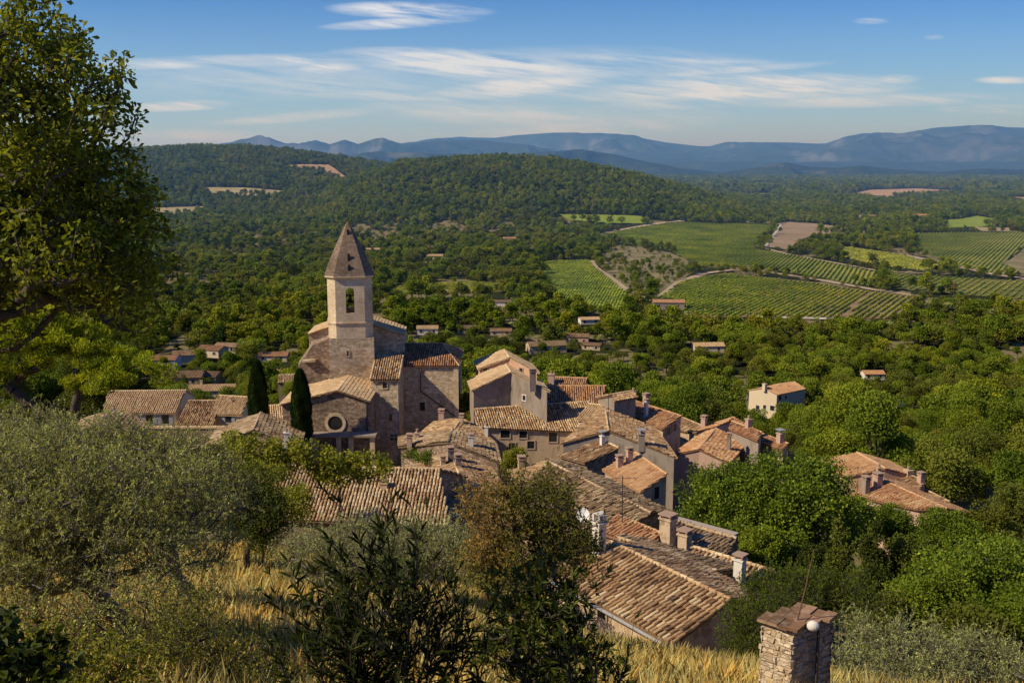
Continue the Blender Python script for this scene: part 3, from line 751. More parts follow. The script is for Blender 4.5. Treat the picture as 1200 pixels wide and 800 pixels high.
def mono(name, label, H1, H2, Y, L2, L1, slope=.3, rmat='roof_tan', wmat='stone_dk', cat='house', group=None, oh=.2, jit=.6, mean=.5, segs=4, clear=True, Y2=None, wz=None, dbg=True, zb=None):
    """single-pitch roof: high edge H1-H2, low edge L1-L2"""
    h1 = P(*H1, Y); h2 = hitz(*H2, h1.z) if Y2 is None else P(*H2, Y2)
    rd = Vector((h2.x-h1.x, h2.y-h1.y, 0)).normalized(); pd = Vector((rd.y, -rd.x, 0))
    g = hitz(*L1, h1.z-.15)
    if (g-h1).dot(pd) < 0: pd = -pd
    n = (pd*slope+Vector((0,0,1))).normalized()
    l1 = hitplane(*L1, h1, n); l2 = hitplane(*L2, h1, n)
    if dbg: print(f"{name:22s} {label[:38]:38s} high {(h2-h1).length:5.1f} run {(l1-h1).dot(pd):4.1f} {(l2-h1).dot(pd):4.1f} z {h1.z:.1f} {l1.z:.1f} Y {h1.y:.0f} {h2.y:.0f}")
    loc = (h1+h2+l1+l2)/4; loc.z = tz(loc.x, loc.y); b = Bld(name, label, cat, loc, group); b.ang = math.atan2(rd.y, rd.x)
    dn = Vector((0,0,.11)); loop = [h1-dn, h2-dn, l2-dn, l1-dn]; b.h1, b.h2, b.l1, b.l2, b.pd, b.rd = h1, h2, l1, l2, pd, rd
    b.walls(loop, zb if zb is not None else gb(min(l1.z, l2.z), loop), M[wmat])
    de = (pd-Vector((0,0,slope)))*oh; k = rd*.1*(1 if (h2-h1).dot(rd) > 0 else -1)
    b.roof([[h1-k, h2+k, l2+de+k, l1+de-k]], [de], M[rmat], jit=jit, mean=mean, segs=segs, caps=[(h1-k, h2+k)])
    if clear: b.clear()
    return b

# ---------------------------------------------------------------- the church
def church():
    Z0 = -33.0
    root0 = P(411, 540, 103); loc = Vector((root0.x, root0.y, tz(root0.x, root0.y)))
    b = Bld('church', 'old stone church with an eight sided bell tower and pointed stone spire', 'church', loc); b.ang = 0
    v = Vector; z = v((0,0,1))
    X = P(411, 400, 100).normalized(); fw = v((X.x, X.y, 0)).normalized(); rt = v((fw.y, -fw.x, 0))
    c0 = P(411, 379, 100.0); T = v((c0.x, c0.y, 0))+fw*2.3     # tower axis
    def ztop(py, Y=100): return P(411, py, Y).z
    # octagonal belfry: wide front, narrow diagonals
    def octo(zz, hw, ch, hd=None):
        hd = hd or hw
        pts = [(-hw+ch,-hd),(hw-ch,-hd),(hw,-hd+ch),(hw,hd-ch),(hw-ch,hd),(-hw+ch,hd),(-hw,hd-ch),(-hw,-hd+ch)]
        return [T+rt*x+fw*y+z*zz for x, y in pts]
    zs, ze = ztop(379), ztop(325)
    HW, CH = 2.26, .80
    # belfry walls with a real arched opening on the four wide sides
    mb = MB(); lo = octo(zs-1.6, HW, CH); hi = octo(ze, HW, CH)
    ow, o0, o1 = .42, ztop(367), ztop(342)
    for i in range(8):
        a, c = lo[i], lo[(i+1)%8]; a2, c2 = hi[i], hi[(i+1)%8]
        if i % 2: mb.add([a, c, c2, a2], [(0,1,2,3)]); continue
        d = (c-a).normalized(); m = (a+c)/2; L = (c-a).length/2; n = v((d.y, -d.x, 0)); 
        if n.dot(m-v((T.x,T.y,m.z))) < 0: n = -n
        A = lambda x, zz, dep=0: v((m.x, m.y, 0))+d*x+z*zz-n*dep
        zl, zh = a.z, a2.z
        mb.add([A(-L,zl),A(L,zl),A(L,o0),A(-L,o0)], [(0,1,2,3)])
        mb.add([A(-L,o0),A(-ow,o0),A(-ow,o1),A(-L,o1)], [(0,1,2,3)]); mb.add([A(ow,o0),A(L,o0),A(L,o1),A(ow,o1)], [(0,1,2,3)])
        arc = [A(ow*math.cos(t), o1+ow*math.sin(t)) for t in [math.pi*k/8 for k in range(9)]]
        top = [A(L,zh)]+[A(L*(1-k/4), zh) for k in range(1,8)]+[A(-L,zh)]
        for k in range(8): mb.poly([arc[k], arc[k+1], top[k+1], top[k]])
        mb.poly([A(L,o1), arc[0], top[0]]); mb.poly([arc[8], A(-L,o1), top[8]])
        out = [A(-ow,o0), A(ow,o0)]+arc; inn = [p-n*.55 for p in out]; q = len(out)
        for k in range(q): mb.poly([out[k], out[(k+1)%q], inn[(k+1)%q], inn[k]])
    bel = part('belfry', mb, M['ashlar'], b.root)
    for (zz, e, h) in ((zs, .10, .1), (ze, .22, .12)):
        mb = MB(); o = octo(zz, HW+e, CH+e*.4); u = [p+z*h for p in o]; l = [p-z*.02 for p in octo(zz-.18, HW+.02, CH)]
        mb.add(l+o+u, [(i, (i+1)%8, (i+1)%8+8, i+8) for i in range(8)]+[(i+8, (i+1)%8+8, (i+1)%8+16, i+16) for i in range(8)]+[tuple(range(16,24))])
        part('string_course', mb, M['ashlar'], b.root, bel)
    # bell and beam
    mb = MB(); bc = T+z*(o0+.85)
    prof = [(0,.62),(.16,.58),(.2,.3),(.26,.1),(.36,-.02),(.38,-.05)]
    vs = [bc+rt*r*math.cos(2*math.pi*k/12)+fw*r*math.sin(2*math.pi*k/12)+z*h for r, h in prof for k in range(12)]
    mb.add(vs, [(j*12+k, j*12+(k+1)%12, (j+1)*12+(k+1)%12, (j+1)*12+k) for j in range(5) for k in range(12)])
    part('bell', mb, M['bronze'], b.root)
    mb = MB(); mb.bar(T-rt*1.9+z*(o0+1.55), T+rt*1.9+z*(o0+1.55), .16, .16); mb.bar(T-fw*1.9+z*(o0+1.53), T+fw*1.9+z*(o0+1.53), .12, .12)
    mb.bar(T-fw*2.0-rt*.5+z*(o0+.45), T-fw*2.0+rt*.5+z*(o0+.45), .06, .06); part('bell_beam', mb, M['woodbr'], b.root)
    # spire
    mb = MB(); za = ztop(261, 102.3); base = octo(ze+.12, HW+.22, CH+.1); prev = base; steps = 14
    for k in range(1, steps+1):
        f = k/steps; hw = (HW+.22)*(1-f)+.09*f; ch = (CH+.1)*(1-f)+.04*f; bow = .10*math.sin(math.pi*f)
        cur = octo(ze+.12+(za-ze)*f, hw+bow, ch+bow*.4)
        mb.add(prev+cur, [(i, (i+1)%8, (i+1)%8+8, i+8) for i in range(8)]); prev = cur
    mb.poly(prev); sp = part('spire', mb, M['spire'], b.root)
    for (zz, hh, ww) in ((1.7, .5, .13), (.75, .38, .12), (4.2, .35, .12)):
        f = (zz)/(za-ze); y = -((HW+.22)*(1-f)+.09*f)-.10*math.sin(math.pi*f)-.03
        c = T+fw*y+z*(ze+.12+zz); mb = MB(); mb.box(c, ww, .06, hh, rt)
        part('spire_slit', mb, M['glass'], b.root, sp)
    mb = MB(); tip = T+z*za
    mb.tube([tip-z*.1, tip+z*.35], [.12,.06], 8); mb.sphere(tip+z*.4, .1); mb.bar(tip, tip+z*1.5, .05, .05); mb.bar(tip-rt*.32+z*1.1, tip+rt*.32+z*1.1, .05, .05)
    part('cross', mb, M['iron'], b.root, sp)
    # tower base block with sloping shoulders
    zb1 = ztop(396); mb = MB()
    B = [T+rt*x+fw*y for x, y in ((-2.24,-2.25),(2.30,-2.25),(2.30,2.3),(-2.24,2.3))]
    mb.add([p+z*Z0 for p in B]+[p+z*zb1 for p in B], [(i, (i+1)%4, (i+1)%4+4, i+4) for i in range(4)])
    o8 = octo(zs-1.55, HW, CH)
    mb.add([p+z*zb1 for p in B]+o8, [(0,1,5,4),(1,6,5),(1,2,7,6),(2,8,7),(2,3,9,8),(3,10,9),(3,0,11,10),(0,4,11)])
    part('tower', mb, M['stone'], b.root); FOOT.append([(p.x, p.y) for p in B])
    b.W = [(B[i]+z*zb1, B[(i+1)%4]+z*zb1, Z0, T+z*zb1) for i in range(4)]
    b.window(407.5, 414, .16, .55, frame=M['stone'])
    # nave: ridge runs away behind the tower
    ra = P(414, 372, 103.6); rd = (fw*.97+rt*.10).normalized(); r2 = ra+rd*5
    pd = v((rd.y, -rd.x, 0)); sl = .36
    ea = ra-pd*4.7-z*4.7*sl; fa = ra+pd*5.3-z*5.3*sl
    e2, f2 = ea+rd*5, fa+rd*5; dn = z*.11
    b.walls([ea-dn, ra-dn, fa-dn, f2-dn, r2-dn, e2-dn], Z0, M['stone'])
    k = rd*.2
    b.roof([[ra-k, r2, e2, ea-k], [r2, ra-k, fa-k, f2]], [-pd-z*sl, pd-z*sl], M['roof_pale'], caps=[(ra-k, r2)], name='nave_roof')
    # stepped buttress wall on the left of the tower
    Yb = 101.0; mb = MB()
    pro = [(349,430),(366,405),(386,396),(386,452),(349,470)]
    fr = [P(x, y, Yb) for x, y in pro[:3]]; bk = [p+fw*3 for p in fr]; lo = [v((p.x,p.y,Z0)) for p in (fr[0], fr[2])]
    mb.poly([lo[0], lo[1], fr[2], fr[1], fr[0]]); lb = [v((p.x,p.y,Z0)) for p in (bk[0], bk[2])]
    for p, q, r, s_ in ((fr[0],fr[1],bk[1],bk[0]),(fr[1],fr[2],bk[2],bk[1])): mb.poly([p,q,r,s_])
    mb.poly([lo[0], fr[0], bk[0], lb[0]]); part('buttress', mb, M['stone_dk'], b.root)
    mb = MB(); a = P(357,423,100.7); c = P(372,422,100.7); mb.bar(a+fw*1.2, c+fw*1.2, 2.9, .22); part('buttress_ledge', mb, M['stone'], b.root)
    # choir with hipped roof
    Yc = 101.5
    l1, l2 = P(468, 428.5, Yc), P(536, 427.5, Yc); h1 = P(474, 401, Yc+5.0); zt = h1.z; h1 = h1; h2 = hitz(520, 401.5, zt)
    l1.z = l2.z = (l1.z+l2.z)/2; cd = (l2-l1).normalized(); back = v((-cd.y, cd.x, 0)); l3 = l2+back*8.5; l4 = l1+back*8.5
    h1 = l1+back*4.3+z*(zt-l1.z)+cd*.2; h2 = h1+cd*(4.0)
    print('choir w', (l2-l1).length, 'rise', zt-l1.z, proj(h1), proj(h2))
    b.walls([p-dn for p in (l1,l2,l3,l4)], Z0, M['stone'])
    oh = .2; L1, L2, L3, L4 = l1-back*oh-cd*.1, l2-back*oh+cd*oh, l3+back*oh+cd*oh, l4+back*oh-cd*.1
    b.roof([[h1,h2,L2,L1],[h2,L3,L2],[h2,h1,L4,L3]], [-back-z*.5, cd-z*.5, back-z*.5], M['roof_red'], mean=.42, caps=[(h1,h2),(h2,L2),(h2,L3)], name='choir_roof')
    mb = MB(); pts = [P(493,429.8,Yc-.08), P(493,458,Yc-.08), P(534,488,Yc-.08)]; mb.tube(pts, .07, 7); part('drainpipe', mb, M['rust'], b.root)
    b.window(495, 476, .55, .9, frame=M['stone'])
    mb = MB(); mb.bar(l2-cd*.15-back*.03+z*-.2, v((l2.x,l2.y,Z0))-cd*.15-back*.03, .5, .14, up=back); part('quoin', mb, M['ashlar'], b.root)
    # stair wing
    Ys = 97.2
    a1, a2 = P(434.5, 443.5, Ys), P(467.5, 443.5, Ys); cd2 = (a2-a1).normalized(); bk2 = v((-cd2.y, cd2.x, 0)); a1.z = a2.z = P(450,443.5,Ys).z
    dpt = 4.2; q1, q2 = a1+bk2*dpt, a2+bk2*dpt; q1.z = q2.z = a1.z+dpt*.36
    b.walls([a1-dn,a2-dn,q2-dn,q1-dn], Z0, M['stone'])
    b.roof([[q1,q2,a2-bk2*oh-z*.08,a1-bk2*oh-z*.08]], [-bk2-z*.36], M['roof_tan'], mean=.55, caps=[(q1,a1-bk2*oh),(q2,a2-bk2*oh)], name='stair_roof')
    b.W = b.W[-4:]
    b.window(451, 451.5, .42, .55, frame=M['stone']); b.window(457.8, 489, .26, .68, frame=M['stone']); b.window(461.5, 512, .75, .65, 'cross', frame=M['stone'])
    mb = MB(); mb.tube([a2-bk2*.07-cd2*.1-z*.2, v((a2.x,a2.y,Z0))-bk2*.07-cd2*.1], .05, 7); part('drainpipe', mb, M['zinc'], b.root)
    # side chapel with the round window
    Yf = 93.6
    ap = P(396.5, 456.5, Yf); el = P(331, 472.5, Yf); er = P(433.8, 469, Yf)
    cd3 = (er-el); cd3.z = 0; cd3.normalize(); bk3 = v((-cd3.y, cd3.x, 0))
    apb = P(408, 438.8, Yf+4.3); apb = ap+bk3*6.6; 
    elb, erb = el+bk3*6.6, er+bk3*6.6
    b.walls([el-dn, ap-dn, er-dn, erb-dn, apb-dn, elb-dn], Z0, M['stone_dk']); kf = -bk3*.25
    sl1 = (ap.z-el.z)/(ap-el).xy.length; sl2 = (ap.z-er.z)/(ap-er).xy.length
    b.roof([[ap+kf, apb, elb-cd3*.2-z*.05, el+kf-cd3*.2-z*.05], [apb, ap+kf, er+kf, erb]], [-cd3-z*sl1, cd3-z*sl2], M['roof_pale'], mean=.5, caps=[(ap+kf, apb)], name='chapel_roof')
    b.W = b.W[-6:]
    w = b.hitwall(393, 495.5); oc, on = w[1], w[2]; mb = MB(); ot = v((-on.y, on.x, 0))
    ro, ri = 1.02, .72; m = 28; vs = []
    for (r, dd) in ((ro,.0),(ro,.09),(ri,.09),(ri,-.0)):
        vs += [oc+ot*r*math.cos(2*math.pi*k/m)+z*r*math.sin(2*math.pi*k/m)+on*dd for k in range(m)]
    mb.add(vs, [(j*m+k, j*m+(k+1)%m, (j+1)*m+(k+1)%m, (j+1)*m+k) for j in range(3) for k in range(m)]); win = part('round_window', mb, M['ashlar'], b.root)
    mb = MB(); mb.poly([oc+ot*(ri+.01)*math.cos(2*math.pi*k/m)+z*(ri+.01)*math.sin(2*math.pi*k/m)+on*.015 for k in range(m)]); part('pane', mb, M['glass'], b.root, win)
    mb = MB(); mb.tube([er-cd3*.35-bk3*.08-z*.15, v((er.x,er.y,P(430,507,Yf).z))-cd3*.35-bk3*.08], .07, 7); part('drainpipe', mb, M['iron'], b.root)
    # porch under the round window
    Yp = 92.0; p1, p2 = P(366, 510.5, Yp), P(438, 511.5, Yp); p1.z = p2.z = (p1.z+p2.z)/2; c4 = (p2-p1).normalized(); b4 = v((-c4.y, c4.x, 0))
    mb = MB(); mb.bar((p1+b4*.6-c4*.2), (p2+b4*.6+c4*.2), 1.5, .2); part('porch_roof', mb, M['grey'], b.root)
    for t in (.03, .42, .62, .97):
        q = p1.lerp(p2, t)+b4*.3; mb = MB(); mb.box(v((q.x,q.y,(q.z+Z0)/2-.05)), .22, .22, (q.z-Z0)/2-.05, c4); 
        part('porch_pillar', mb, M['ashlar'], b.root)
    mb = MB(); q1, q2 = p1+b4*.55, p2+b4*.55
    mb.poly([q1-z*.12, q2-z*.12, v((q2.x,q2.y,Z0)), v((q1.x,q1.y,Z0))]); part('porch_wall', mb, M['stone_dk'], b.root)
    b.clear(); BOXES.append((384,250,438,400,100)); BOXES.append((330,400,540,535,94))
church()

# ---------------------------------------------------------------- village houses
def antenna(x, y, Y, top, label):
    a = P(x, y, Y); b = P(x, top, Y); o = empty('aerial', a, label, 'aerial'); mb = MB(); mb.tube([a-Vector((0,0,.5)), b], .025, 6); part('mast', mb, M['iron'], o)
    mb = MB(); L = .7
    mb.bar(b-Vector((L,.1,.15)), b+Vector((L,.1,-.15)), .02, .02)
    for k in range(5): c = b+Vector((-L+.35*k, -.05, -.15)); mb.bar(c-Vector((0,.3,0)), c+Vector((0,.3,0)), .015, .015)
    part('aerial_arms', mb, M['iron'], o)

h = gable('house', 'long low house with ribbed brown tile roof and a gutter above the dry grass', (717.5,635), (854,701), 43, (643,668), (791,749), .33, rmat='roof_tan', wmat='beige', jit=.9, mean=.52)
h.chimney(702, 634, .50, .42, .85, 'white', 'arch', lab='white chimney with an open arched top')
mb = MB(); g1 = h.e1+(h.pd-Vector((0,0,.33)))*.33-Vector((0,0,.12)); g2 = h.e2+(h.pd-Vector((0,0,.33)))*.33-Vector((0,0,.12)); mb.tube([g1-h.rd*.2, g2+h.rd*.2], .075, 8); part('gutter', mb, M['zinc'], h.root)
mb = MB(); mb.tube([g2-Vector((0,0,.05)), g2-h.pd*.3-Vector((0,0,.5)), g2-h.pd*.3-Vector((0,0,3))], .05, 8); part('downpipe', mb, M['zinc'], h.root)
h.window(775, 757, .9, .8, 'plain'); h.window(706, 715, .5, .7)
h2 = gable('house', 'rubble capped roof just behind the long ribbed roof', (727,630), (838,668), 47.0, (735,645), (845,688), .28, rmat='roof_old', wmat='stone_dk', jit=2.2, F=2.0)
h3 = mono('house', 'small orange tiled lean-to behind the white arched chimney', (725,604), (774,624), 52, (764,640), (708,622), .3, rmat='roof_red', wmat='stone_dk', jit=1.2, mean=.6)
h4 = mono('house', 'lit striped tile roof beside the short white chimney at the right end', (815,641), (905,668), 47, (868,690), (800,664), .34, rmat='roof_tan', wmat='stone_dk', jit=1.3, mean=.62)
h4.chimney(866, 688, .45, .42, 1.35, 'white', 'slab', lab='short white chimney with flat tile cap')
# stone wall and two square chimney stacks
hw = mono('house', 'flat grey roofed house behind a low stone parapet beside the square chimneys', (791,609.5), (861,630), 52, (852,650), (772,632), .14, rmat='roof_old', wmat='stone_dk', jit=1.5)
hw.chimney(782, 640, .68, .6, 1.5, 'beige', 'slab', lab='tall square chimney stack with dark vents'); hw.chimney(802, 647, .56, .5, .95, 'beige', 'slab')
wl = Bld('stone_wall', 'low rubble parapet wall with stone coping beside the square chimneys', 'wall', P(826,625,52.6)); wl.ang = 0
a, c = P(791,611,52.8), hitz(861,630,P(791,611,52.8).z); d = (c-a).normalized(); n = Vector((-d.y,d.x,0)); mb = MB(); mb.bar(a-Vector((0,0,.5))+n*.2, c-Vector((0,0,.5))+n*.2, .4, 1.2); part('wall', mb, M['stone_dk'], wl.root)
mb = MB(); mb.bar(a+Vector((0,0,.13))+n*.2, c+Vector((0,0,.13))+n*.2, .5, .08); part('coping', mb, M['mortar'], wl.root)

b9 = gable('house', 'big untidy old roof of loose grey brown tiles in the village centre', (644,541), (762,600), 71, (606,580), (668,640), .30, rmat='roof_old', wmat='stone_dk', jit=3.2, F=2.6, mean=.5)
b8 = mono('house', 'small house with smooth salmon tile roof and two stub chimneys', (745,530), (781,555), 73, (752.5,575), (709,549), .36, rmat='roof_pink', wmat='beige', jit=.35, mean=.6)
b8.chimney(726, 548, .45, .45, .7, 'pink', 'slab'); b8.chimney(737.5, 542, .42, .42, .9, 'pink', 'slab'); b8.window(769, 577, .5, .9, frame=M['beige']); 
b7 = mono('house', 'low shed roof with weeds in its tiles in front of the big gabled roof', (705,515), (724.5,524), 79, (687,541), (657.5,533), .3, rmat='roof_tan', wmat='stone_dk', jit=1.2, mean=.45)
b7.chimney(706, 521, .35, .35, .7, 'white', 'metal')
b6 = gable('house', 'broad gabled house with two wide weathered tile slopes and a white flue', (713.5,504), (709.5,479), 85, (660,518), (702,481), .3, F=((790,535),(764,500)), rmat='roof_tan', wmat='grey', jit=1.3, mean=.47)
b6.chimney(751.5, 519, .6, .55, .8, 'grey', 'metal', lab='grey flue with white metal cowl')
b5 = mono('house', 'tiny roof of pale new tiles tucked under the ridge of the broad gable', (690,472.5), (710,475), 96, (692,492), (677.5,490), .3, rmat='roof_pale', wmat='cream', jit=.3, mean=.55)
b4a = gable('house', 'tall grey rendered house with pale tiled gable above the long shed roof', (598.5,435.5), None, 99, (555,456), None, .40, F=((641,457.5),None), rdir=-8, length=4.4, rmat='roof_pale', wmat='grey', mean=.55, zb=-34)
b4a.chimney(624, 450, .62, .62, 1.3, 'grey', 'slab'); b4a.window(614.5, 466, .4, .5, frame=M['white'])
b4b = gable('house', 'peach coloured upper storey with its own gable behind the grey house', (597,418.5), None, 102.6, (562.5,431), None, .40, F=((629,436),None), rdir=-8, length=4.2, rmat='roof_pale', wmat='peach', mean=.5, zb=-34)
b4b.window(570, 435.6, .65, .8, frame=M['pink']); b4b.window(598+13, 434, .5, .5)
b4c = mono('house', 'old terrace with a long ribbed shed roof half in shadow and stained walls', (557,479), (690,470), 97.5, (678,505), (558,499), .36, rmat='roof_tan', wmat='beige', jit=.6, mean=.6, zb=-36, Y2=100)
for px, py, w_, h_ in ((592,507,.9,1.0),(613,507.5,.75,.95),(622,521,.7,.75),(648,510,.8,1.3),(600,523,.6,.7)): b4c.window(px, py, w_, h_, frame=M['beige'])
b4c.chimney(661,490,.4,.4,.5,'pink','slab') if False else None
b4d = mono('house', 'weathered red ribbed roof behind the blue tarpaulin', (637,451.5), (709,452), 104, (704.5,471), (640,469), .38, rmat='roof_red', wmat='beige', jit=.6, mean=.6)
b4e = mono('house', 'narrow strip of red roof with a round topped chimney at the back', (650,441.5), (687,443), 109, (687,450), (650,449), .3, rmat='roof_red', wmat='beige', jit=.6, mean=.6)
b4e.chimney(646, 449, .7, .7, 1.0, 'pink', 'pot', pt=P(646,449,107.5)); b4e.chimney(715, 474, 1.0, 1.0, 1.6, 'grey', 'slab', pt=P(731,478,92), lab='wide grey chimney stack') if False else None
bt = gable('house', 'dark little turret house with a tiled cap above the broad gable', (718,462.5), (741,458), 94, (720,468), (745,464), .3, rmat='roof_tan', wmat='grey', F=2.0)
b12a = gable('house', 'reddish brown roofed house whose right wall has two small windows', (733,466), (772,474), 98, (748,492), (781,502), .3, F=((757,462),(798,487)), rmat='roof_tan', wmat='beige', jit=.9, mean=.5) if False else mono('house', 'reddish brown roofed house whose right wall has two small windows', (733,466), (798,487), 101, (777,501.5), (728,480), .32, rmat='roof_red', wmat='beige', jit=1.0, mean=.55)
b12a.window(783, 504.5, .5, .7); b12a.window(790, 500.5, .5, .7); b12a.chimney(742, 469, .45, .45, .9, 'pink', 'pot'); b12a.chimney(757, 474, .5, .5, .9, 'pink', 'slab'); b12a.chimney(757, 488, .35, .3, 1.5, 'white', 'slab')
b12b = mono('house', 'sliver of tiled roof between the two windowed wall and the salmon roof', (800,489), (822,498), 104, (818,506), (797,503), .3, rmat='roof_tan', wmat='beige', jit=1.0)
b12c = gable('house', 'salmon and red hipped roof beside the great round tree', (819.5,525.5), (839,502), 88, (790,532), (824,507), .33, F=((852,541),(871,519)), rmat='roof_red', wmat='pink', jit=.8, mean=.66)
b12c.chimney(854, 526, .4, .35, 1.3, 'grey', 'slab')
b12d = gable('house', 'brick red house with a ridge chimney behind the salmon roof', (824,501), (858,489), 97, (818,506), (856,494), .3, F=2.5, rmat='roof_red', wmat='pink', jit=1.0, mean=.5)
b12d.chimney(825, 500, .5, .5, .9, 'pink', 'slab')
b12e = mono('house', 'dark red roof stepping down right of the salmon roof', (858,493), (892,506), 95, (889,515), (857,501.5), .34, rmat='roof_red', wmat='grey', jit=1.0, mean=.4)
b12e.chimney(877, 501.5, .5, .5, .85, 'pink', 'pot')
b12f = mono('house', 'last red roof at the right end of the village row', (892,507), (923,519), 94, (918,527), (888,515), .34, rmat='roof_red', wmat='grey', jit=1.0, mean=.45)
b12f.chimney(914, 519, .6, .5, .9, 'pink', 'metal')

# cluster under the church
b3a = gable('house', 'old house with pale left slope right under the choir wall', (530,506), (541,490), 90, (480,519), (512,494), .32, F=((578,519),(560,500)), rmat='roof_tan', wmat='stone_dk', jit=1.6, mean=.55, zb=-36)
b3a.chimney(517.5, 494, .55, .55, 1.0, 'pink', 'slab'); b3a.chimney(541, 495, .4, .4, .6, 'beige', 'slab'); b3a.chimney(570,511,.35,.35,.9,'white','pot')
b3b = gable('house', 'stone house with a crowd of small chimneys below the church stairs', (525,517.5), (530,503), 84, (470,522), (470,511), .32, F=((584,541),(578,521)), rmat='roof_old', wmat='stone_dk', jit=1.8, mean=.6)
b3b.chimney(552, 523, .6, .45, .9, 'white', 'slab'); b3b.chimney(489, 515, .4, .4, .6, 'pink', 'pot'); b3b.chimney(480,523,.5,.45,.9,'pink','slab') 
b3c = gable('house', 'old roof with three grey chimneys in front of the stone house', (542,563), (527,531), 74, (505,570), (492,540), .3, F=((592,575),(570,545)), rmat='roof_tan', wmat='stone_dk', jit=1.8, mean=.5)
b3c.chimney(528, 540, .6, .5, .95, 'grey', 'slab'); b3c.chimney(537, 547, .5, .5, .8, 'grey', 'slab'); b3c.chimney(519,546,.5,.4,.6,'beige','slab')
b3d = gable('house', 'sunlit pale roof behind the brown leaved tree', (560,600), (548,566), 66, (519,612), (513,575), .3, F=((600,612),(582,572)), rmat='roof_pale', wmat='beige', jit=1.2, mean=.5)
b3d.chimney(525, 568, .55, .5, .8, 'grey', 'slab')
b3e = mono('house', 'small tan roof with a stub chimney left of the untidy old roof', (642,540), (652,560), 78, (615,575), (598,551), .28, rmat='roof_tan', wmat='stone_dk', jit=1.4, mean=.6)
b3e.chimney(611, 549, .6, .55, .8, 'beige', 'slab')
b2 = gable('house', 'long house with bold striped roof of cream and rust tiles', (300,545), (513,549), 68, (285,603), (527,613), .42, rmat='roof_tan', wmat='stone_dk', jit=.5, mean=.72)
b2.root['label'] = 'long house with bold striped roof of cream and rust tiles behind the pale olive'
q = b2.roofpt(450, 570)
if q: b2.chimney(450, 572, .5, .35, .35, 'beige', 'slab')

# left group
a1 = gable('house', 'cream walled house with two shuttered windows by the cypress walk', (128,458), (217,457), 117, (122,483), (205,482.5), .38, rmat='roof_pale', wmat='cream', jit=.6, mean=.5, zb=-37)
a1.window(194, 491, .8, 1.15, 'shut'); a1.window(175.5, 491, .8, 1.15, 'shut')
a2 = mono('house', 'dark brown roof in shadow between the two cream houses', (222,469), (257,469), 116, (249,502), (204,501), .36, rmat='roof_tan', wmat='cream', jit=.8, mean=.45, zb=-37)
a3 = gable('house', 'cream house with ribbed roof and one blue shuttered window left of the cypress', (257,463), (290.5,465), 117, (248.5,484), (283.5,485), .40, rmat='roof_pale', wmat='cream', jit=.6, mean=.45, zb=-37)
a3.window(268, 490, .75, 1.0, 'shut'); a3.chimney(271,471,.35,.35,.15,'beige','pot')
a4 = mono('house', 'small ochre roof between the two cypresses', (314.5,475), (331,474), 106, (330,502), (315,502), .36, rmat='roof_pale', wmat='peach', jit=.7, mean=.5, zb=-37)
a5 = mono('house', 'peach cube house with flat tiled roof beyond the right hand cypress', (328,439), (352,438), 150, (352,447), (326,448), .3, rmat='roof_tan', wmat='peach', jit=.7, mean=.6)
a6 = gable('house', 'gabled shed in the yard with a round topped chimney beside it', (297,503), None, 86, (243,525), None, .34, F=((350,521),None), rdir=-8, length=6, rmat='roof_old', wmat='stone_dk', jit=1.6, mean=.6)
a6.chimney(336, 516, .45, .45, .7, 'white', 'pot')
a7 = gable('house', 'low old roof under the pine branches on the left', (117,496), None, 88, (80,510), None, .34, F=((155,512),None), rdir=-10, length=6, rmat='roof_old', wmat='stone_dk', jit=1.6, mean=.6)
def garden_wall(label, p, q, Y, hgt, mat, Y2=None):
    a = P(*p, Y); c = P(*q, Y2 or Y); c.z = a.z; o = empty('stone_wall', (a.x,a.y,a.z-hgt), label, 'wall'); mb = MB()
    mb.bar(a-Vector((0,0,hgt/2)), c-Vector((0,0,hgt/2)), .45, hgt); part('wall', mb, M[mat], o)
    mb = MB(); mb.bar(a+Vector((0,0,.02)), c+Vector((0,0,.02)), .62, .12); capline(mb, a+Vector((0,0,.1)), c+Vector((0,0,.1)), .14); part('coping', mb, M['roof_tan'], o); FOOT.append([(a.x-.5,a.y-1),(c.x+.5,c.y-1),(c.x+.5,c.y+1),(a.x-.5,a.y+1)])
garden_wall('long brown stone garden wall below the cream houses', (164,501), (296,503), 98, 5.5, 'stone_dk')
garden_wall('short paler wall with thin coping in front of the long garden wall', (158,515), (232,516), 93, 5, 'pink')
garden_wall('low tile topped wall nearest the yellow green bushes', (203,523.5), (250,523.5), 89, 4.5, 'stone_dk')
BOXES.append((158,470,330,528,93))

# right hand house group
r1 = gable('house', 'red roofed farmhouse on the right hidden by trees, with a pale tan front slope', (1030,560), (1109,595), 86, (1003,580), (1077,594.5), .28, F=2.2, rmat='roof_red', wmat='pink', jit=.7, mean=.6)
r1.chimney(1028, 570, .7, .6, 1.0, 'pink', 'slab'); r1.chimney(1014,578,.6,.5,1.3,'grey','slab')
r2 = gable('house', 'pinkish lit wing at the left of the red roofed farmhouse', (1037,548), None, 90, (990,557), None, .30, rdir=-10, length=5, F=3.2, rmat='roof_pink', wmat='peach', jit=.5, mean=.6)
r2.chimney(1029.5,557,.35,.35,.7,'beige','pot')
r3 = mono('house', 'brown ribbed roof with two chimneys behind the red roofed farmhouse', (1044,547), (1083,563), 93, (1078,574), (1034,562), .3, rmat='roof_tan', wmat='stone_dk', jit=.8, mean=.4)
r3.chimney(1064,557,.6,.6,.5,'beige','pot'); r3.chimney(1079,566,.5,.5,.8,'pink','slab')
r4 = mono('house', 'long brown lean-to roof on the far side of the farmhouse ridge', (1084,573), (1112,587), 89, (1109,594), (1066,573), .3, rmat='roof_tan', wmat='stone_dk', jit=.8, mean=.4)
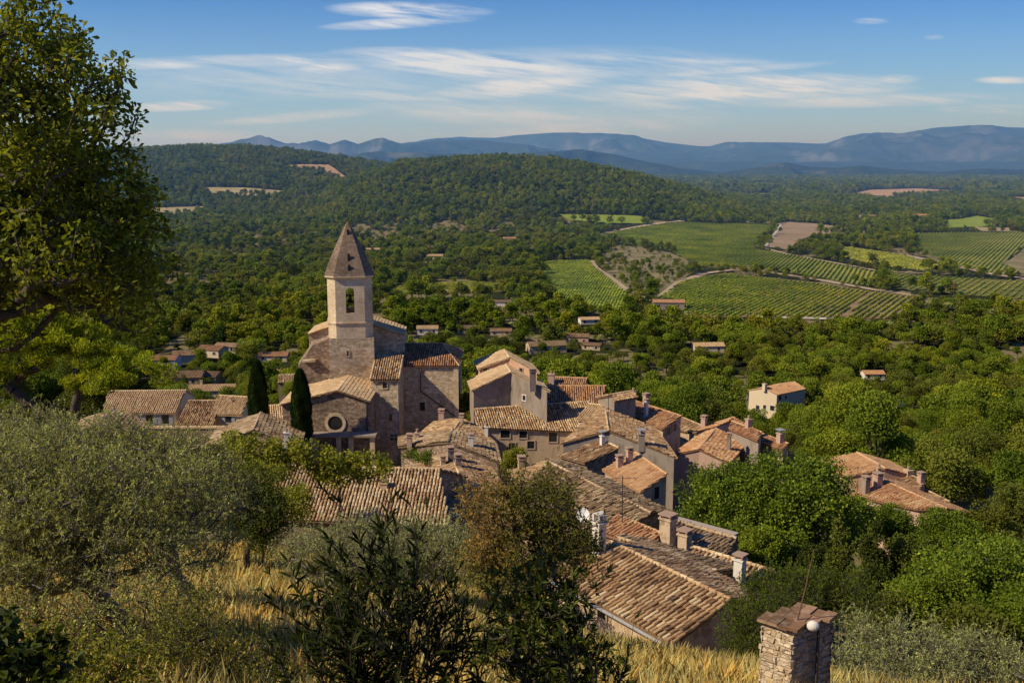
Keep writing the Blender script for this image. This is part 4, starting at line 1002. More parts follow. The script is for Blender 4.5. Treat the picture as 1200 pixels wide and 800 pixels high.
r5 = mono('house', 'small pale tiled outhouse at the right foot of the farmhouse', (1079,597), (1098,598.5), 83, (1096,611), (1078,604), .36, rmat='roof_pale', wmat='stone_dk', jit=.7, mean=.5)
r6 = mono('house', 'patch of pale tiled roof showing through the trees below the farmhouse', (1036,613), (1072,616), 78, (1062,628), (1040,622), .3, rmat='roof_pale', wmat='stone_dk', jit=.7, mean=.5)
BOXES.append((990,545,1112,612,80))
# cream house on the slope
c1 = gable('house', 'cream villa standing alone on the dry slope above the village', (896,454.5), (931,446.8), 268, (910.5,462), (943.5,455), .3, F=5.2, rmat='roof_pink', wmat='cream', jit=.6, mean=.5, segs=3)
for px, py, w_, h_, k_ in ((888,477,1.2,1.1,'plain'),(896,478,.9,1.8,'plain'),(905,478,1.3,1.4,'plain'),(914,466,1.1,1.3,'plain'),(921,465,.8,1.0,'plain')): c1.window(px, py, w_, h_, k_, frame=M['white'])
c1.chimney(896, 455, 1.0, 1.0, 1.3, 'cream', 'pot')
BOXES.append((872,445,948,486,266))
c2 = mono('house', 'small white walled cottage with a dark lean-to roof in the wood on the right', (1028,463.8), (1060,470), 292, (1054,472.5), (1026,467), .3, rmat='roof_tan', wmat='white', jit=.6, segs=3)
BOXES.append((1025,462,1072,482,285))

# distant houses: pixel of the base, width, depth, wall height, turn
def far_house(label, px, py, w, d, hgt, rot=0, rmat='roof_tan', wmat='cream', chim=False, win=2, Y=None):
    g = ghit(px, py); w *= .85; d *= .85; hgt *= .9
    Y = g.y; r = math.radians(rot); ax = Vector((math.cos(r), math.sin(r), 0)); ay = Vector((-ax.y, ax.x, 0)); z = Vector((0,0,1))
    b = Bld('house', label, 'house', g, 'distant houses in the valley'); b.ang = r; sl = .32
    e = [g+ax*i*w/2+ay*j*d/2+z*hgt for i, j in ((-1,-1),(1,-1),(1,1),(-1,1))]; ra, rb = g-ax*w/2+z*(hgt+d/2*sl), g+ax*w/2+z*(hgt+d/2*sl)
    dn = z*.1; b.walls([e[0]-dn, e[1]-dn, rb-dn, e[2]-dn, e[3]-dn, ra-dn], g.z-3, M[wmat])
    o = ay*.4+z*-.13; k = ax*.3
    b.roof([[ra-k, rb+k, e[1]-ay*.4-z*.13+k, e[0]-ay*.4-z*.13-k], [rb+k, ra-k, e[3]+o-k, e[2]+o+k]], [-ay-z*sl, ay-z*sl], M[rmat], segs=2, per=.5 if Y < 500 else 1.0, mean=.55)
    for i in range(win):
        q = g-ay*d/2+ax*w*(-.3+.6*(i/(max(win-1,1))))+z*hgt*.55; pq = proj(q); b.window(pq[0], pq[1], .9, 1.2, 'shut' if (i+int(px))%2 else 'plain')
    if chim: b.chimney(0, 0, .8, .8, 1.2, wmat, 'slab', pt=ra.lerp(rb, .25)-z*.3)
    p0 = proj(g+ax*-w/2+z*hgt*1.4); p1 = proj(g+ax*w/2); BOXES.append((p0[0]-1, p0[1]-1, p1[0]+1, p1[1]-1, Y-d))
for a in [
 ('white walled far house with orange roof just right of the choir roof', 501, 391, 12, 8, 3.6, 4, 'roof_pale','white'),
 ('grey roofed far house next along from the white walled one', 549, 390, 13, 8, 3.2, 0, 'roof_old','beige'),
 ('low far house half hidden by bushes right of the grey roofed one', 587, 392, 12, 7, 2.6, 0, 'roof_tan','beige'),
 ('far house with long mottled roof left of the twin roofed farm', 640, 412, 20, 10, 4, 12, 'roof_old','beige', True),
 ('taller far house at the right of the mottled farm roof', 677, 404, 12, 8, 5, -8, 'roof_tan','peach'),
 ('low annex with tan roof in front of the taller far house', 694, 409, 10, 6, 2.6, -20, 'roof_tan','beige'),
 ('far house with orange roof beside the dark wood right of centre', 829, 412, 16, 8, 3.6, 5, 'roof_pale','cream'),
 ('barn with pinkish roof at the foot of the lower vineyard', 783, 362, 21, 9, 5, -4, 'roof_pink','grey'),
 ('tiny white cottage between the treetops below the vineyard', 586, 358, 15, 7, 3, 0, 'roof_old','white'),
 ('pale far house near the yellow vine strip', 690, 379, 12, 7, 3, 10, 'roof_pale','white'),
 ('big white far house on the left beyond the pine', 194, 430, 13, 9, 4.4, 0, 'roof_pink','white'),
 ('far house with tan gable beside the big white one', 222, 424, 15, 10, 4.4, 15, 'roof_tan','cream'),
 ('far house with low pink roof at the top of the left hamlet', 250, 417, 13, 9, 4, -20, 'roof_pink','cream'),
 ('pale roofed far house at the right end of the left hamlet', 268, 412, 12, 8, 3.5, -10, 'roof_pale','cream'),
 ('wide brown roofed house in front of the left hamlet', 215, 450, 17, 11, 4, 6, 'roof_tan','beige', True),
 ('second brown roofed house of the left hamlet, overlapping the wide one', 243, 448, 12, 9, 3.6, -10, 'roof_tan','beige'),
 ('house with broad pale hipped roof just above the garden cypress', 250, 464, 17, 9, 3.2, 5, 'roof_pale','cream', True),
 ('flat pink roofed house between the far trees above the left cypress', 321, 422, 15, 8, 3, 0, 'roof_pink','cream'),
 ('small pinkish house above the roof between the cypresses', 318, 442, 9, 7, 3, 10, 'roof_pink','pink'),
 ('white farmhouse on the wooded rise at the far right', 1079, 257, 22, 12, 7, 0, 'roof_pink','white'),
 ('long grey farm building on the wooded rise right of the bare field', 1016, 258, 28, 12, 7, 5, 'roof_tan','grey'),
 ('pale house in the woods just right of the spire', 437, 297, 15, 9, 4.5, 10, 'roof_pale','beige'),
 ('low house with light roof in the wood at middle distance', 510, 304, 16, 9, 4, 0, 'roof_pale','cream'),
 ('pinkish house high in the woods left of the green field', 597, 284, 16, 9, 5, 0, 'roof_pink','cream'),
 ('small house with pink roof in the trees above the cream villa', 1022, 444, 9, 6, 3, 0, 'roof_pink','white'),
]: far_house(*a)

# things on and between the roofs
antenna(729.5, 640, 51, 557, 'thin tall aerial mast standing in front of the untidy old roof')
antenna(713, 492, 84, 462, 'thin aerial on the apex of the broad gable')
antenna(1005.5, 570, 86, 546, 'thin aerial over the pinkish wing of the farmhouse')
def sat_dish():
    c = P(684, 603, 56); o = empty('satellite_dish', c-Vector((0,0,1)), 'round pale satellite dish facing left beside the brown leaved tree', 'satellite dish')
    ax = Vector((-.45,-.85,.3)).normalized(); u = ax.orthogonal().normalized(); w = ax.cross(u); mb = MB(); m = 20; vs = []
    for j in range(5):
        r = .42*j/4
        vs += [c+(u*math.cos(2*math.pi*k/m)+w*math.sin(2*math.pi*k/m))*r+ax*(r*r*.6) for k in range(m)]
    mb.add(vs, [(j*m+k, j*m+(k+1)%m, (j+1)*m+(k+1)%m, (j+1)*m+k) for j in range(4) for k in range(m)]); part('dish', mb, M['dish'], o)
    mb = MB(); mb.tube([c, c-ax*.15, c-ax*.2-Vector((0,0,1.4))], .03, 6); mb.tube([c-w*.4+ax*.1, c+ax*.5], .015, 6); mb.sphere(c+ax*.5, .05, 8, 5); part('dish_arm', mb, M['iron'], o)
sat_dish()
def tarp():
    c = b4d.roofpt(668,466) or P(637,474,100.5); c = P(633,473,100.3)
    o = empty('blue_tarpaulin', c, 'crumpled blue tarpaulin beside the grey house at the head of the shed roof', 'tarpaulin'); mb = MB(); rg = random.Random(4); n = 7; vs = []
    for j in range(n):
        for i in range(n): vs.append(c+Vector((-.9+1.8*i/(n-1)+rg.gauss(0,.06), -.5+1.0*j/(n-1), .5*math.exp(-((i-3)/2)**2-((j-4)/2)**2)*1.4+rg.random()*.18)))
    mb.add(vs, [(j*n+i, j*n+i+1, (j+1)*n+i+1, (j+1)*n+i) for j in range(n-1) for i in range(n-1)]); part('tarpaulin', mb, M['blue'], o, smooth=True)
tarp()
M['cap'] = m_roof('weathered_cap', [(0,(.11,.07,.05)),(.5,(.20,.115,.08)),(1,(.30,.19,.14))], damt=.6)
def near_stack():
    c = P(931, 728, 12.6); zt = c.z; o = empty('chimney_stack', Vector((c.x,c.y,zt-3.2)), 'big square chimney stack of rough stone with tile top and rusty rod', 'chimney')
    # four corners of the tile top from the picture
    k = [hitz(*p, zt) for p in ((887,728),(928.5,741),(980,724.5),(942,714.5))]
    ax = (k[1]-k[0]); ax.z = 0; W = ax.length; ax.normalize(); ay = (k[2]-k[1]); ay.z = 0; D = ay.length; ay.normalize(); print('stack', W, D)
    cen = sum(k, Vector())/4; cen.z = zt; mb = MB()
    # rough stonework: rows of uneven blocks over a solid core
    rg = random.Random(9); H = 3.2
    core = [cen+ax*i*(W/2-.04)+ay*j*(D/2-.04) for i, j in ((-1,-1),(1,-1),(1,1),(-1,1))]
    mb.add([p-Vector((0,0,H)) for p in core]+[p-Vector((0,0,.02)) for p in core], [(0,1,5,4),(1,2,6,5),(2,3,7,6),(3,0,4,7),(4,5,6,7)])
    part('core', mb, M['rubble'], o); mb = MB()
    for s in range(4):
        a, b2_ = core[s], core[(s+1)%4]; d = (b2_-a).normalized(); n = Vector((d.y,-d.x,0)); 
        if n.dot((a+b2_)/2-cen) < 0: n = -n
        L = (b2_-a).length; zz = zt-.05
        while zz > zt-H:
            rh = rg.uniform(.06,.15); t = -.03
            while t < L+.0:
                rw = rg.uniform(.10,.32); rw = min(rw, L+.03-t); 
                if rw < .04: break
                p = a+d*(t+rw/2); p = Vector((p.x,p.y,zz-rh/2)); e = rg.uniform(.008,.03)
                x0, x1, z0, z1 = -rw/2+.008, rw/2-.008, -rh/2+.008, rh/2-.008
                q = [(x0,z0),(x1,z0),(x1,z1),(x0,z1)]; q = [(x+rg.gauss(0,.008), y+rg.gauss(0,.008)) for x, y in q]
                vs = [p+d*x+Vector((0,0,y))-n*.02 for x, y in q]+[p+d*x*.84+Vector((0,0,y*.72))+n*(e+rg.gauss(0,.006)) for x, y in q]
                mb.add(vs, [(4,5,6,7),(0,1,5,4),(1,2,6,5),(2,3,7,6),(3,0,4,7)]); t += rw
            zz -= rh
    part('stonework', mb, M['rubble'], o)
    mb = MB(); b = Bld.__new__(Bld)
    for i in range(3):
        for j in range(4):
            x0 = -W/2-.035+(W+.07)*j/4; y0 = -D/2-.035+(D+.07)*i/3; hz = rg.uniform(0,.02); ww = (W+.07)/4; dd = (D+.07)/3
            cc = cen+ax*(x0+ww/2)+ay*(y0+dd/2)+Vector((0,0,.03+hz+.012*((i+j)%2)))
            mb.box(cc, ww/2-.002, dd/2-.002, .02, ax)
    part('tile_top', mb, M['cap'], o)
    q = hitz(934, 727, zt+.05); mb = MB(); q2 = P(954, 643, q.y-.2); mb.tube([q-Vector((0,0,.02)), q.lerp(q2,.5)+Vector((.01,0,0)), q2], [.012,.009,.006], 6); part('rod', mb, M['rust'], o)
    mb = MB(); w = hitz(953, 733, zt+.09); 
    mb.sphere(w, .085, 14, 9, sc=(1,.85,.85)); part('white_ball', mb, M['white'], o)
    mb = MB(); e = cen+ax*(W/2)+ay*(D/2-.47*D)+Vector((0,0,0)); 
    nn = ax; sgn = cen+ax*(W/2+.035); mb.bar(Vector((sgn.x,sgn.y,zt-.02))+ay*0.02, Vector((sgn.x,sgn.y,zt-3.2))+ay*.02, .05, .03, up=ax); part('cable', mb, M['iron'], o)
near_stack()
BOXES.append((640,600,870,770,34))
# ================================================================ vegetation
DIA = [(0,0),(.42,-.5),(1,0),(.42,.5)]
LAN = [(0,0),(.28,-.42),(.62,-.40),(1,0),(.62,.40),(.28,.42)]
OBO = [(0,0),(.40,-.30),(.72,-.5),(1,-.12),(1,.12),(.72,.5),(.40,.30)]
BRD = [(0,0),(.22,-.46),(.58,-.44),(1,0),(.58,.44),(.22,.46)]
def unit(v): return v/np.maximum(np.linalg.norm(v, axis=-1, keepdims=True), 1e-9)
def leaves(Pt, D, Nn, L, W, shape=DIA, bend=0.0):
    n = len(Pt); D = unit(D); S = unit(np.cross(D, Nn)); Nn = np.cross(S, D)
    L = np.broadcast_to(L, (n,))[:,None]; W = np.broadcast_to(W, (n,))[:,None]
    vs = [Pt+D*u*L+S*v*W+Nn*(bend*u*u)*L+Nn*(abs(v)*.25)*W for u, v in shape]
    V = np.stack(vs, 1).reshape(-1,3); k = len(shape)
    return V, np.arange(n*k).reshape(n,k)
class Geo:
    def __init__(s): s.V = []; s.F = {}; s.T = {}; s.n = 0
    def add(s, V, Fc, T):
        k = Fc.shape[1]; s.F.setdefault(k, []).append(Fc+s.n); s.T.setdefault(k, []).append(np.broadcast_to(T, (len(Fc),))); s.V.append(V); s.n += len(V)
    def mesh(s, name, mat, off=(0,0,0), smooth=False):
        V = np.concatenate(s.V)-np.array(off); ks = list(s.F)
        return np_mesh(name, V, [np.concatenate(s.F[k]) for k in ks], mat, np.concatenate([np.concatenate(s.T[k]) for k in ks]), smooth)
def tubes(A, B, ra, rb, n=5):
    """many tapered segments at once"""
    A = np.asarray(A, float); B = np.asarray(B, float); d = unit(B-A)
    up = np.where(np.abs(d[:,2:3]) > .9, np.array([[1.,0,0]]), np.array([[0,0,1.]]))
    a = unit(np.cross(d, up)); b = np.cross(d, a); an = 2*np.pi*np.arange(n)/n
    c, s = np.cos(an), np.sin(an); r = a[:,None,:]*c[None,:,None]+b[:,None,:]*s[None,:,None]
    V = np.concatenate([A[:,None,:]+r*np.asarray(ra)[:,None,None], B[:,None,:]+r*np.asarray(rb)[:,None,None]], 1).reshape(-1,3)
    i = np.arange(len(A))[:,None,None]*2*n; k = np.arange(n)[None,:,None]; k2 = (k+1)%n
    Q = np.concatenate([i+k, i+k2, i+k2+n, i+k+n], 2).reshape(-1,4)
    return V, Q
def skeleton(base, targets, rg, r0=.12, rtip=.006, sag=.15, step=.35, start=.35, lean=None):
    """branches from the base to every target, each joining the nearest existing wood"""
    base = np.asarray(base, float); T = np.asarray(targets, float)
    c = T.mean(0); top = base+(c-base)*start; nodes = [base]; par = [-1]
    m = 5
    for k in range(1, m+1):
        t = k/m; nodes.append(base+(top-base)*t+rg.normal(0, .03, 3)*np.linalg.norm(top-base)*np.array([1,1,0])); par.append(len(nodes)-2)
    order = np.argsort(np.linalg.norm(T-top, axis=1)); ends = {}
    for ti in order:
        t = T[ti]; NA = np.array(nodes); st = min(3, len(nodes)-1)
        dd = np.linalg.norm(NA-t, axis=1)+.55*np.maximum(0, NA[:,2]-t[2])*1.0+.25*np.linalg.norm(NA-top, axis=1); dd[:st] = 1e9
        j = int(np.argmin(dd)); p = NA[j]; L = np.linalg.norm(t-p); k = max(1, int(L/step)); prev = j
        for q in range(1, k+1):
            f = q/k; x = p+(t-p)*f; x = x+np.array([0,0,-sag*L*math.sin(math.pi*f)])+rg.normal(0, .10*L/max(k,2), 3)*(f < 1)
            nodes.append(x); par.append(prev); prev = len(nodes)-1
        ends[ti] = prev
    NA = np.array(nodes); w = np.zeros(len(NA)); 
    for e in ends.values(): w[e] += 1
    for i in range(len(NA)-1, 0, -1): w[par[i]] += w[i]
    R = np.maximum(rtip, r0*(w/w[0])**.45); P_ = np.array(par[1:])
    V, Q = tubes(NA[P_], NA[1:], R[P_], R[1:], 6)
    return V, Q, NA
def inell(rg, ells, n, shell=.0):
    """random points in a union of ellipsoids: (cx,cy,cz,rx,ry,rz)"""
    e = np.array(ells, float); w = e[:,3]*e[:,4]*e[:,5]; k = rg.choice(len(e), n, p=w/w.sum()); u = unit(rg.normal(size=(n,3)))
    r = (shell+(1-shell)*rg.random(n)**.5)[:,None]
    return e[k,:3]+u*r*e[k,3:], u
def E_(px, py, Y, rx, ry, rd=None):
    p = P(px, py, Y); sc = (p.y*CT-p.z*ST)/F
    return (p.x, p.y, p.z, rx*sc, rd if rd else rx*sc, ry*sc)
def plant(name, label, cat, base, ells, mats, seed=0, clusters=80, per=60, rcl=.35, L=.05, W=.012, shape=DIA, up=.5, bend=-.1, r0=.1, bark='bark', group=None, shell=.35, twig=0, start=.35, lvar=.3, tintf=None, parts=('trunk','crown'), droop=0, sag=.12, rtip=.004, flat=1.0, sagstep=.35):
    """a tree or shrub: woody skeleton that reaches leaf clusters spread through its crown"""
    rg = np.random.default_rng(seed); C, _ = inell(rg, ells, clusters, shell)
    base = np.array(base, float)
    sv, sq, NA = skeleton(base, C, rg, r0, rtip, sag, sagstep, start)
    o = empty(name, tuple(base), label, cat, group); off = base
    g = Geo(); g.add(sv, sq, .5)
    G = Geo(); n = clusters*per
    ci = np.repeat(np.arange(clusters), per); u = unit(rg.normal(size=(n,3))); u[:,2] = u[:,2]*flat
    if twig:
        nt_ = max(1, per//twig); tw = np.repeat(np.arange(clusters*nt_), per//nt_)[:n]
        m = clusters*nt_; tc = np.repeat(np.arange(clusters), nt_); td = unit(rg.normal(size=(m,3))+np.array([0,0,up*1.3])); tl = rcl*(.6+.7*rg.random(m))
        a = C[tc]+rg.normal(0, rcl*.25, (m,3)); b = a+td*tl[:,None]
        V, Q = tubes(a, b, np.full(m, rtip*.8), np.full(m, rtip*.4), 3); g.add(V, Q, .5)
        n = len(tw); f = rg.random(n)**.7; Pt = a[tw]+(b-a)[tw]*f[:,None]
        D = td[tw]*(.55+.5*f[:,None])+unit(rg.normal(size=(n,3)))*.8+np.array([0,0,up*.3-droop]); ci = tc[tw]; rad = f
    else:
        rr = rcl*(.35+.65*rg.random(n)**.5)
        Pt = C[ci]+u*rr[:,None]; D = u*.6+unit(rg.normal(size=(n,3)))*.9+np.array([0,0,up-droop]); rad = rr/rcl
    Nn = unit(rg.normal(size=(n,3))*.7+np.array([0,0,1.0]))
    LL = L*(1-lvar/2+lvar*rg.random(n)); V, Fc = leaves(Pt, D, Nn, LL, W*LL/L, shape, bend)
    cr = rg.normal(0, .13, clusters)
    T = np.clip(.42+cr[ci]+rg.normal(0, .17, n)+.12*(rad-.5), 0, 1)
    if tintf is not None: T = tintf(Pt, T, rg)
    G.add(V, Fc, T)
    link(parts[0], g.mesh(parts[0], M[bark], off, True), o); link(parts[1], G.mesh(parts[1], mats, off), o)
    return o
def at_ground(px, Y, dz=-.15):
    r = ray(px, 400); r = r/r.y; x = r.x*Y; return (x*1.02, Y, tz(x*1.02, Y)+dz)

LF = LEAF
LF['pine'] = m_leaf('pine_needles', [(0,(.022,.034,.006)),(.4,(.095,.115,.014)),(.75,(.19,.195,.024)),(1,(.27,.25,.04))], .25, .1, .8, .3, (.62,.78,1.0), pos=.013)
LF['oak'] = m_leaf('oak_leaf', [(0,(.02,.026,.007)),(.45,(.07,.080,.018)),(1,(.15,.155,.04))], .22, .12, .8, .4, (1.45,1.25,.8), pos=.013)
LF['broad'] = m_leaf('broad_leaf', [(0,(.02,.036,.006)),(.45,(.088,.122,.016)),(1,(.18,.205,.032))], .28, .12, .7, .35, (1.15,1.05,.8))
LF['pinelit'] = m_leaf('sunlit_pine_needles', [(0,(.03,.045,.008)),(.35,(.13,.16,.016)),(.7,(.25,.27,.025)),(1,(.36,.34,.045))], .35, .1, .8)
LF['olive'] = m_leaf('olive_leaf', [(0,(.06,.062,.024)),(.4,(.19,.20,.085)),(.75,(.30,.30,.14)),(1,(.48,.45,.28))], .25, .12, .7)
LF['olive2'] = m_leaf('pale_olive_leaf', [(0,(.07,.08,.04)),(.4,(.21,.23,.13)),(.75,(.32,.33,.21)),(1,(.48,.46,.34))], .25, .12, .7)
LF['holm'] = m_leaf('holm_oak_leaf', [(0,(.028,.034,.007)),(.45,(.10,.115,.018)),(.85,(.19,.19,.03)),(1,(.30,.26,.06))], .42, .15, .55)
LF['dark'] = m_leaf('laurel_leaf', [(0,(.006,.009,.003)),(.6,(.016,.022,.006)),(1,(.05,.055,.014))], .12, .05, .6)
LF['bay'] = m_leaf('bay_leaf', [(0,(.012,.018,.004)),(.6,(.04,.052,.008)),(1,(.12,.12,.022))], .25, .15, .5)
LF['fig'] = m_leaf('fig_leaf', [(0,(.05,.065,.012)),(.5,(.145,.15,.024)),(1,(.28,.25,.045))], .4, .2, .6)
LF['yel'] = m_leaf('yellow_green_leaf', [(0,(.035,.045,.008)),(.5,(.11,.115,.018)),(1,(.26,.22,.04))], .35, .2, .6)
LF['brown'] = m_leaf('russet_leaf', [(0,(.04,.045,.01)),(.35,(.12,.125,.025)),(.5,(.17,.125,.045)),(.75,(.27,.155,.085)),(1,(.40,.25,.15))], .35, .1, .7)
LF['plane'] = m_leaf('plane_leaf', [(0,(.022,.038,.006)),(.5,(.085,.12,.014)),(.85,(.16,.19,.024)),(1,(.25,.26,.045))], .28, .15, .6)
LF['cyp'] = m_leaf('cypress_leaf', [(0,(.006,.014,.005)),(.6,(.02,.038,.010)),(1,(.05,.07,.018))], .1, .1, .8)
LF['twig'] = m_leaf('dry_twig_leaf', [(0,(.05,.04,.02)),(.5,(.13,.105,.05)),(1,(.28,.22,.12))], .2, .1, .8)

# ---- plants close to the viewer
plant('holm_oak', 'tall oak at the left edge whose leafy branches hang over the valley view', 'tree', (-9.2, 8.2, tz(-9.2,8.2)-.2),
      [E_(10,50,7.6,95,75,.7),E_(40,120,7.4,112,100,.8),E_(-60,230,7.8,160,200,.9),E_(85,215,7.5,92,80,.7),E_(90,290,7.5,108,80,.7),E_(140,335,7.4,74,62,.5),E_(150,250,7.4,50,60,.5),E_(0,285,7.6,90,45,.7)],
      LF['holm'], 11, 1500, 30, .078, .052, .026, OBO, .12, -.15, .12, 'bark', shell=.2, start=.55, sag=.02, rtip=.0035, lvar=.5, parts=('trunk','crown'), sagstep=.16)
plant('olive_tree', 'large grey green olive filling the lower left corner', 'tree', at_ground(150, 13.2),
      [E_(60,585,13,90,66,1.0),E_(150,590,13.2,100,70,1.1),E_(-20,560,13.4,90,70,1.0),E_(220,630,13,60,50,.9),E_(90,635,12.6,120,55,1.1),E_(10,660,12.8,80,50,.9)],
      LF['olive'], 12, 620, 125, .30, .058, .0135, DIA, .55, -.05, .13, 'barkgrey', shell=.3, twig=13, rtip=.005)
plant('olive_tree', 'second olive behind the large one with its top against the garden walls', 'tree', at_ground(235, 18),
      [E_(90,540,17.5,95,42,1.2),E_(185,555,17.8,90,42,1.2),E_(255,580,17.6,50,34,1.0),E_(20,525,18,70,40,1.2),E_(215,605,17,56,32,1.2)],
      LF['olive'], 13, 520, 110, .36, .06, .015, DIA, .6, -.05, .12, 'barkgrey', shell=.3, twig=11, rtip=.006)
plant('olive_tree', 'pale silvery olive in front of the striped tile roof', 'tree', at_ground(385, 25.5),
      [E_(365,650,24.5,42,30,1.0),E_(425,642,24.8,55,28,1.1),E_(495,638,25,52,26,1.1),E_(545,650,24.5,38,26,.9),E_(450,662,24,80,26,1.0)],
      LF['olive2'], 14, 460, 90, .42, .065, .018, DIA, .7, -.05, .12, 'barkgrey', shell=.35, twig=10, rtip=.007)
plant('olive_tree', 'feathery olive in the bottom right corner beside the chimney stack', 'tree', at_ground(1110, 20),
      [E_(1015,770,19,42,34,.9),E_(1075,770,19.3,52,34,1.0),E_(1140,782,19.5,55,32,1.0),E_(1200,800,19,50,34,1.0),E_(1060,805,18.6,80,30,1.0),E_(1000,740,20,25,16,.6)],
      LF['olive2'], 15, 420, 95, .36, .062, .016, DIA, .7, -.05, .1, 'barkgrey', shell=.35, twig=11, rtip=.006)
plant('bush', 'olive green bush wrapped around the right gable of the long low house', 'shrub', at_ground(925, 31),
      [E_(915,700,30,52,26,1.3),E_(975,692,31,42,22,1.2),E_(865,745,29,24,40,.9),E_(900,745,28,30,45,1.0),E_(1000,705,30,35,26,1.1),E_(850,785,28,22,26,.8)],
      LF['pine'], 16, 420, 100, .42, .085, .03, DIA, .7, -.05, .1, 'bark', shell=.35, twig=10, rtip=.007)
plant('smoke_tree', 'russet and green leaved small tree in front of the village roofs', 'tree', at_ground(640, 21.5),
      [E_(582,592,20.5,42,36,.9),E_(640,592,20.8,46,36,.9),E_(668,640,20.4,36,38,.8),E_(612,650,20,62,40,1.0),E_(570,660,20.2,30,34,.8),E_(700,640,20.6,18,26,.5)],
      LF['brown'], 17, 330, 100, .30, .058, .026, BRD, .3, -.1, .085, 'bark', shell=.25, twig=9, rtip=.006,
      tintf=lambda p, t, rg: np.clip(t*.55+.5*np.clip(1.15-(p[:,0]-(-.6))*1.1, 0, 1)*np.clip((p[:,2]+8.9)/1.0, 0, 1)*rg.random(len(t))**.6+.02, 0, 1))
plant('bay_bush', 'dark glossy bush below the russet tree at the centre of the bottom edge', 'shrub', at_ground(640, 8.2),
      [E_(650,700,8.2,34,50,.4),E_(625,760,8.0,62,55,.5),E_(680,740,8.1,26,48,.35),E_(600,720,8.3,34,46,.4),E_(660,800,8,70,50,.5)],
      LF['bay'], 18, 250, 26, .16, .085, .021, LAN, .35, -.18, .05, 'bark', shell=.1, twig=9, rtip=.004, start=.3)
plant('bush', 'dark brownish rounded bush left of the striped roof', 'shrub', at_ground(285, 29),
      [E_(285,585,28,42,38,1.1),E_(250,560,29,34,26,1.0),E_(310,610,27.5,26,34,.9)], LF['oak'], 19, 330, 100, .35, .07, .035, BRD, .2, -.1, .1, shell=.3, rtip=.007)
plant('bush', 'low yellow green shrub among grass below the large olive', 'shrub', at_ground(250, 10.5),
      [E_(215,755,10.2,60,40,.7),E_(285,775,10.2,50,30,.7),E_(220,715,10.8,40,22,.7),E_(170,790,10,60,40,.7),E_(330,800,10,40,20,.6)],
      LF['yel'], 20, 380, 28, .2, .032, .017, BRD, .3, -.1, .03, 'bark', shell=.0, twig=9, rtip=.003, start=.25)
plant('bush', 'thicket of bare dark twigs and small leaves beneath the large olive', 'shrub', at_ground(120, 11.5),
      [E_(90,740,11,110,50,.9),E_(170,700,11.6,80,40,.9),E_(10,760,11,60,50,.9),E_(120,790,10.6,110,45,.9)],
      LF['olive'], 21, 560, 26, .26, .03, .016, BRD, .2, -.1, .04, 'bark', shell=.0, twig=9, rtip=.005, start=.25)
plant('bush', 'bright yellow green leafy shrub in the bottom left corner', 'shrub', at_ground(60, 7.4),
      [E_(110,775,7.2,55,26,.4),E_(40,760,7.3,50,30,.4),E_(150,800,7.1,40,22,.4),E_(70,800,7.1,70,25,.4)], LF['fig'], 22, 330, 18, .1, .03, .017, BRD, .3, -.1, .02, shell=0, twig=9, rtip=.002, start=.2)
plant('ivy_bush', 'broad dark leaves at the very corner bottom left', 'shrub', at_ground(10, 4.6),
      [E_(20,780,4.5,50,34,.25),E_(0,745,4.6,22,20,.2),E_(60,805,4.4,30,16,.2)], LF['bay'], 23, 90, 12, .07, .05, .036, BRD, .1, -.2, .012, shell=0, twig=6, rtip=.002, start=.2)
plant('bush', 'grey green bush in the hollow between the pale olive and the russet tree', 'shrub', at_ground(585, 40),
      [E_(560,664,38,34,16,1.4),E_(600,676,37,34,14,1.4)], LF['olive'], 24, 110, 90, .45, .09, .03, DIA, .5, -.05, .08, 'bark', shell=.35, twig=9, rtip=.007)
def laurel(name, label, px0, tops, Y, seed, mat, L=.112, W=.0225, dens=1.0):
    """upright shoots with narrow leaves all along them"""
    rg = np.random.default_rng(seed); base = np.array(at_ground(px0, Y, -.05)); o = empty(name, tuple(base), label, 'shrub')
    g = Geo(); G = Geo()
    def shoot(a, b, r, lv, depth):
        n = 8; ax = b-a; Ln = np.linalg.norm(ax); bow = rg.normal(0, .05*Ln, 3); pts = np.array([a+ax*t+bow*math.sin(math.pi*t) for t in np.linspace(0, 1, n)])
        V, Q = tubes(pts[:-1], pts[1:], np.linspace(r, r*.35, n)[:-1], np.linspace(r, r*.35, n)[1:], 5); g.add(V, Q, .5)
        k = int(Ln*lv); t = np.sort(rg.uniform(.25 if depth == 0 else .05, 1, k)); t[-3:] = 1
        Pt = a+ax*t[:,None]+bow*np.sin(math.pi*t)[:,None]; az = np.arange(k)*2.4+rg.normal(0,.4,k); d = ax/Ln
        s = unit(np.cross(d, [0,0,1.])+1e-6); q = np.cross(d, s); out = s*np.cos(az)[:,None]+q*np.sin(az)[:,None]; sp = (.55+.35*rg.random(k))[:,None]*(1.15-.6*t[:,None])
        D = d*(1-sp*.5)+out*sp; Nn = unit(out*-.3+d*.9); l = L*(.65+.5*rg.random(k))
        V, Fc = leaves(Pt, D, Nn, l, W*l/L, LAN, -.22); G.add(V, Fc, np.clip(rg.normal(.45,.22,k),0,1))
        if depth < 2:
            for _ in range(int((2.3 if depth == 0 else 1.2)*Ln/.6*dens)):
                f = rg.uniform(.25,.9); p = a+ax*f+bow*math.sin(math.pi*f); dd = unit(d*1.0+rg.normal(0,.48,3)+np.array([0,0,.25])); shoot(p, p+dd*Ln*rg.uniform(.22,.42), r*.55, lv*1.15, depth+1)
    for (px, py, dY) in tops:
        b = np.array(P(px, py, Y+dY)); a = base+np.array([(b[0]-base[0])*.25, dY*.5, 0])+rg.normal(0,.03,3)*[1,1,0]; shoot(a, b, .011, 40*dens, 0)
    link('stems', g.mesh('stems', M['bark'], base, True), o); link('foliage', G.mesh('foliage', mat, base), o)
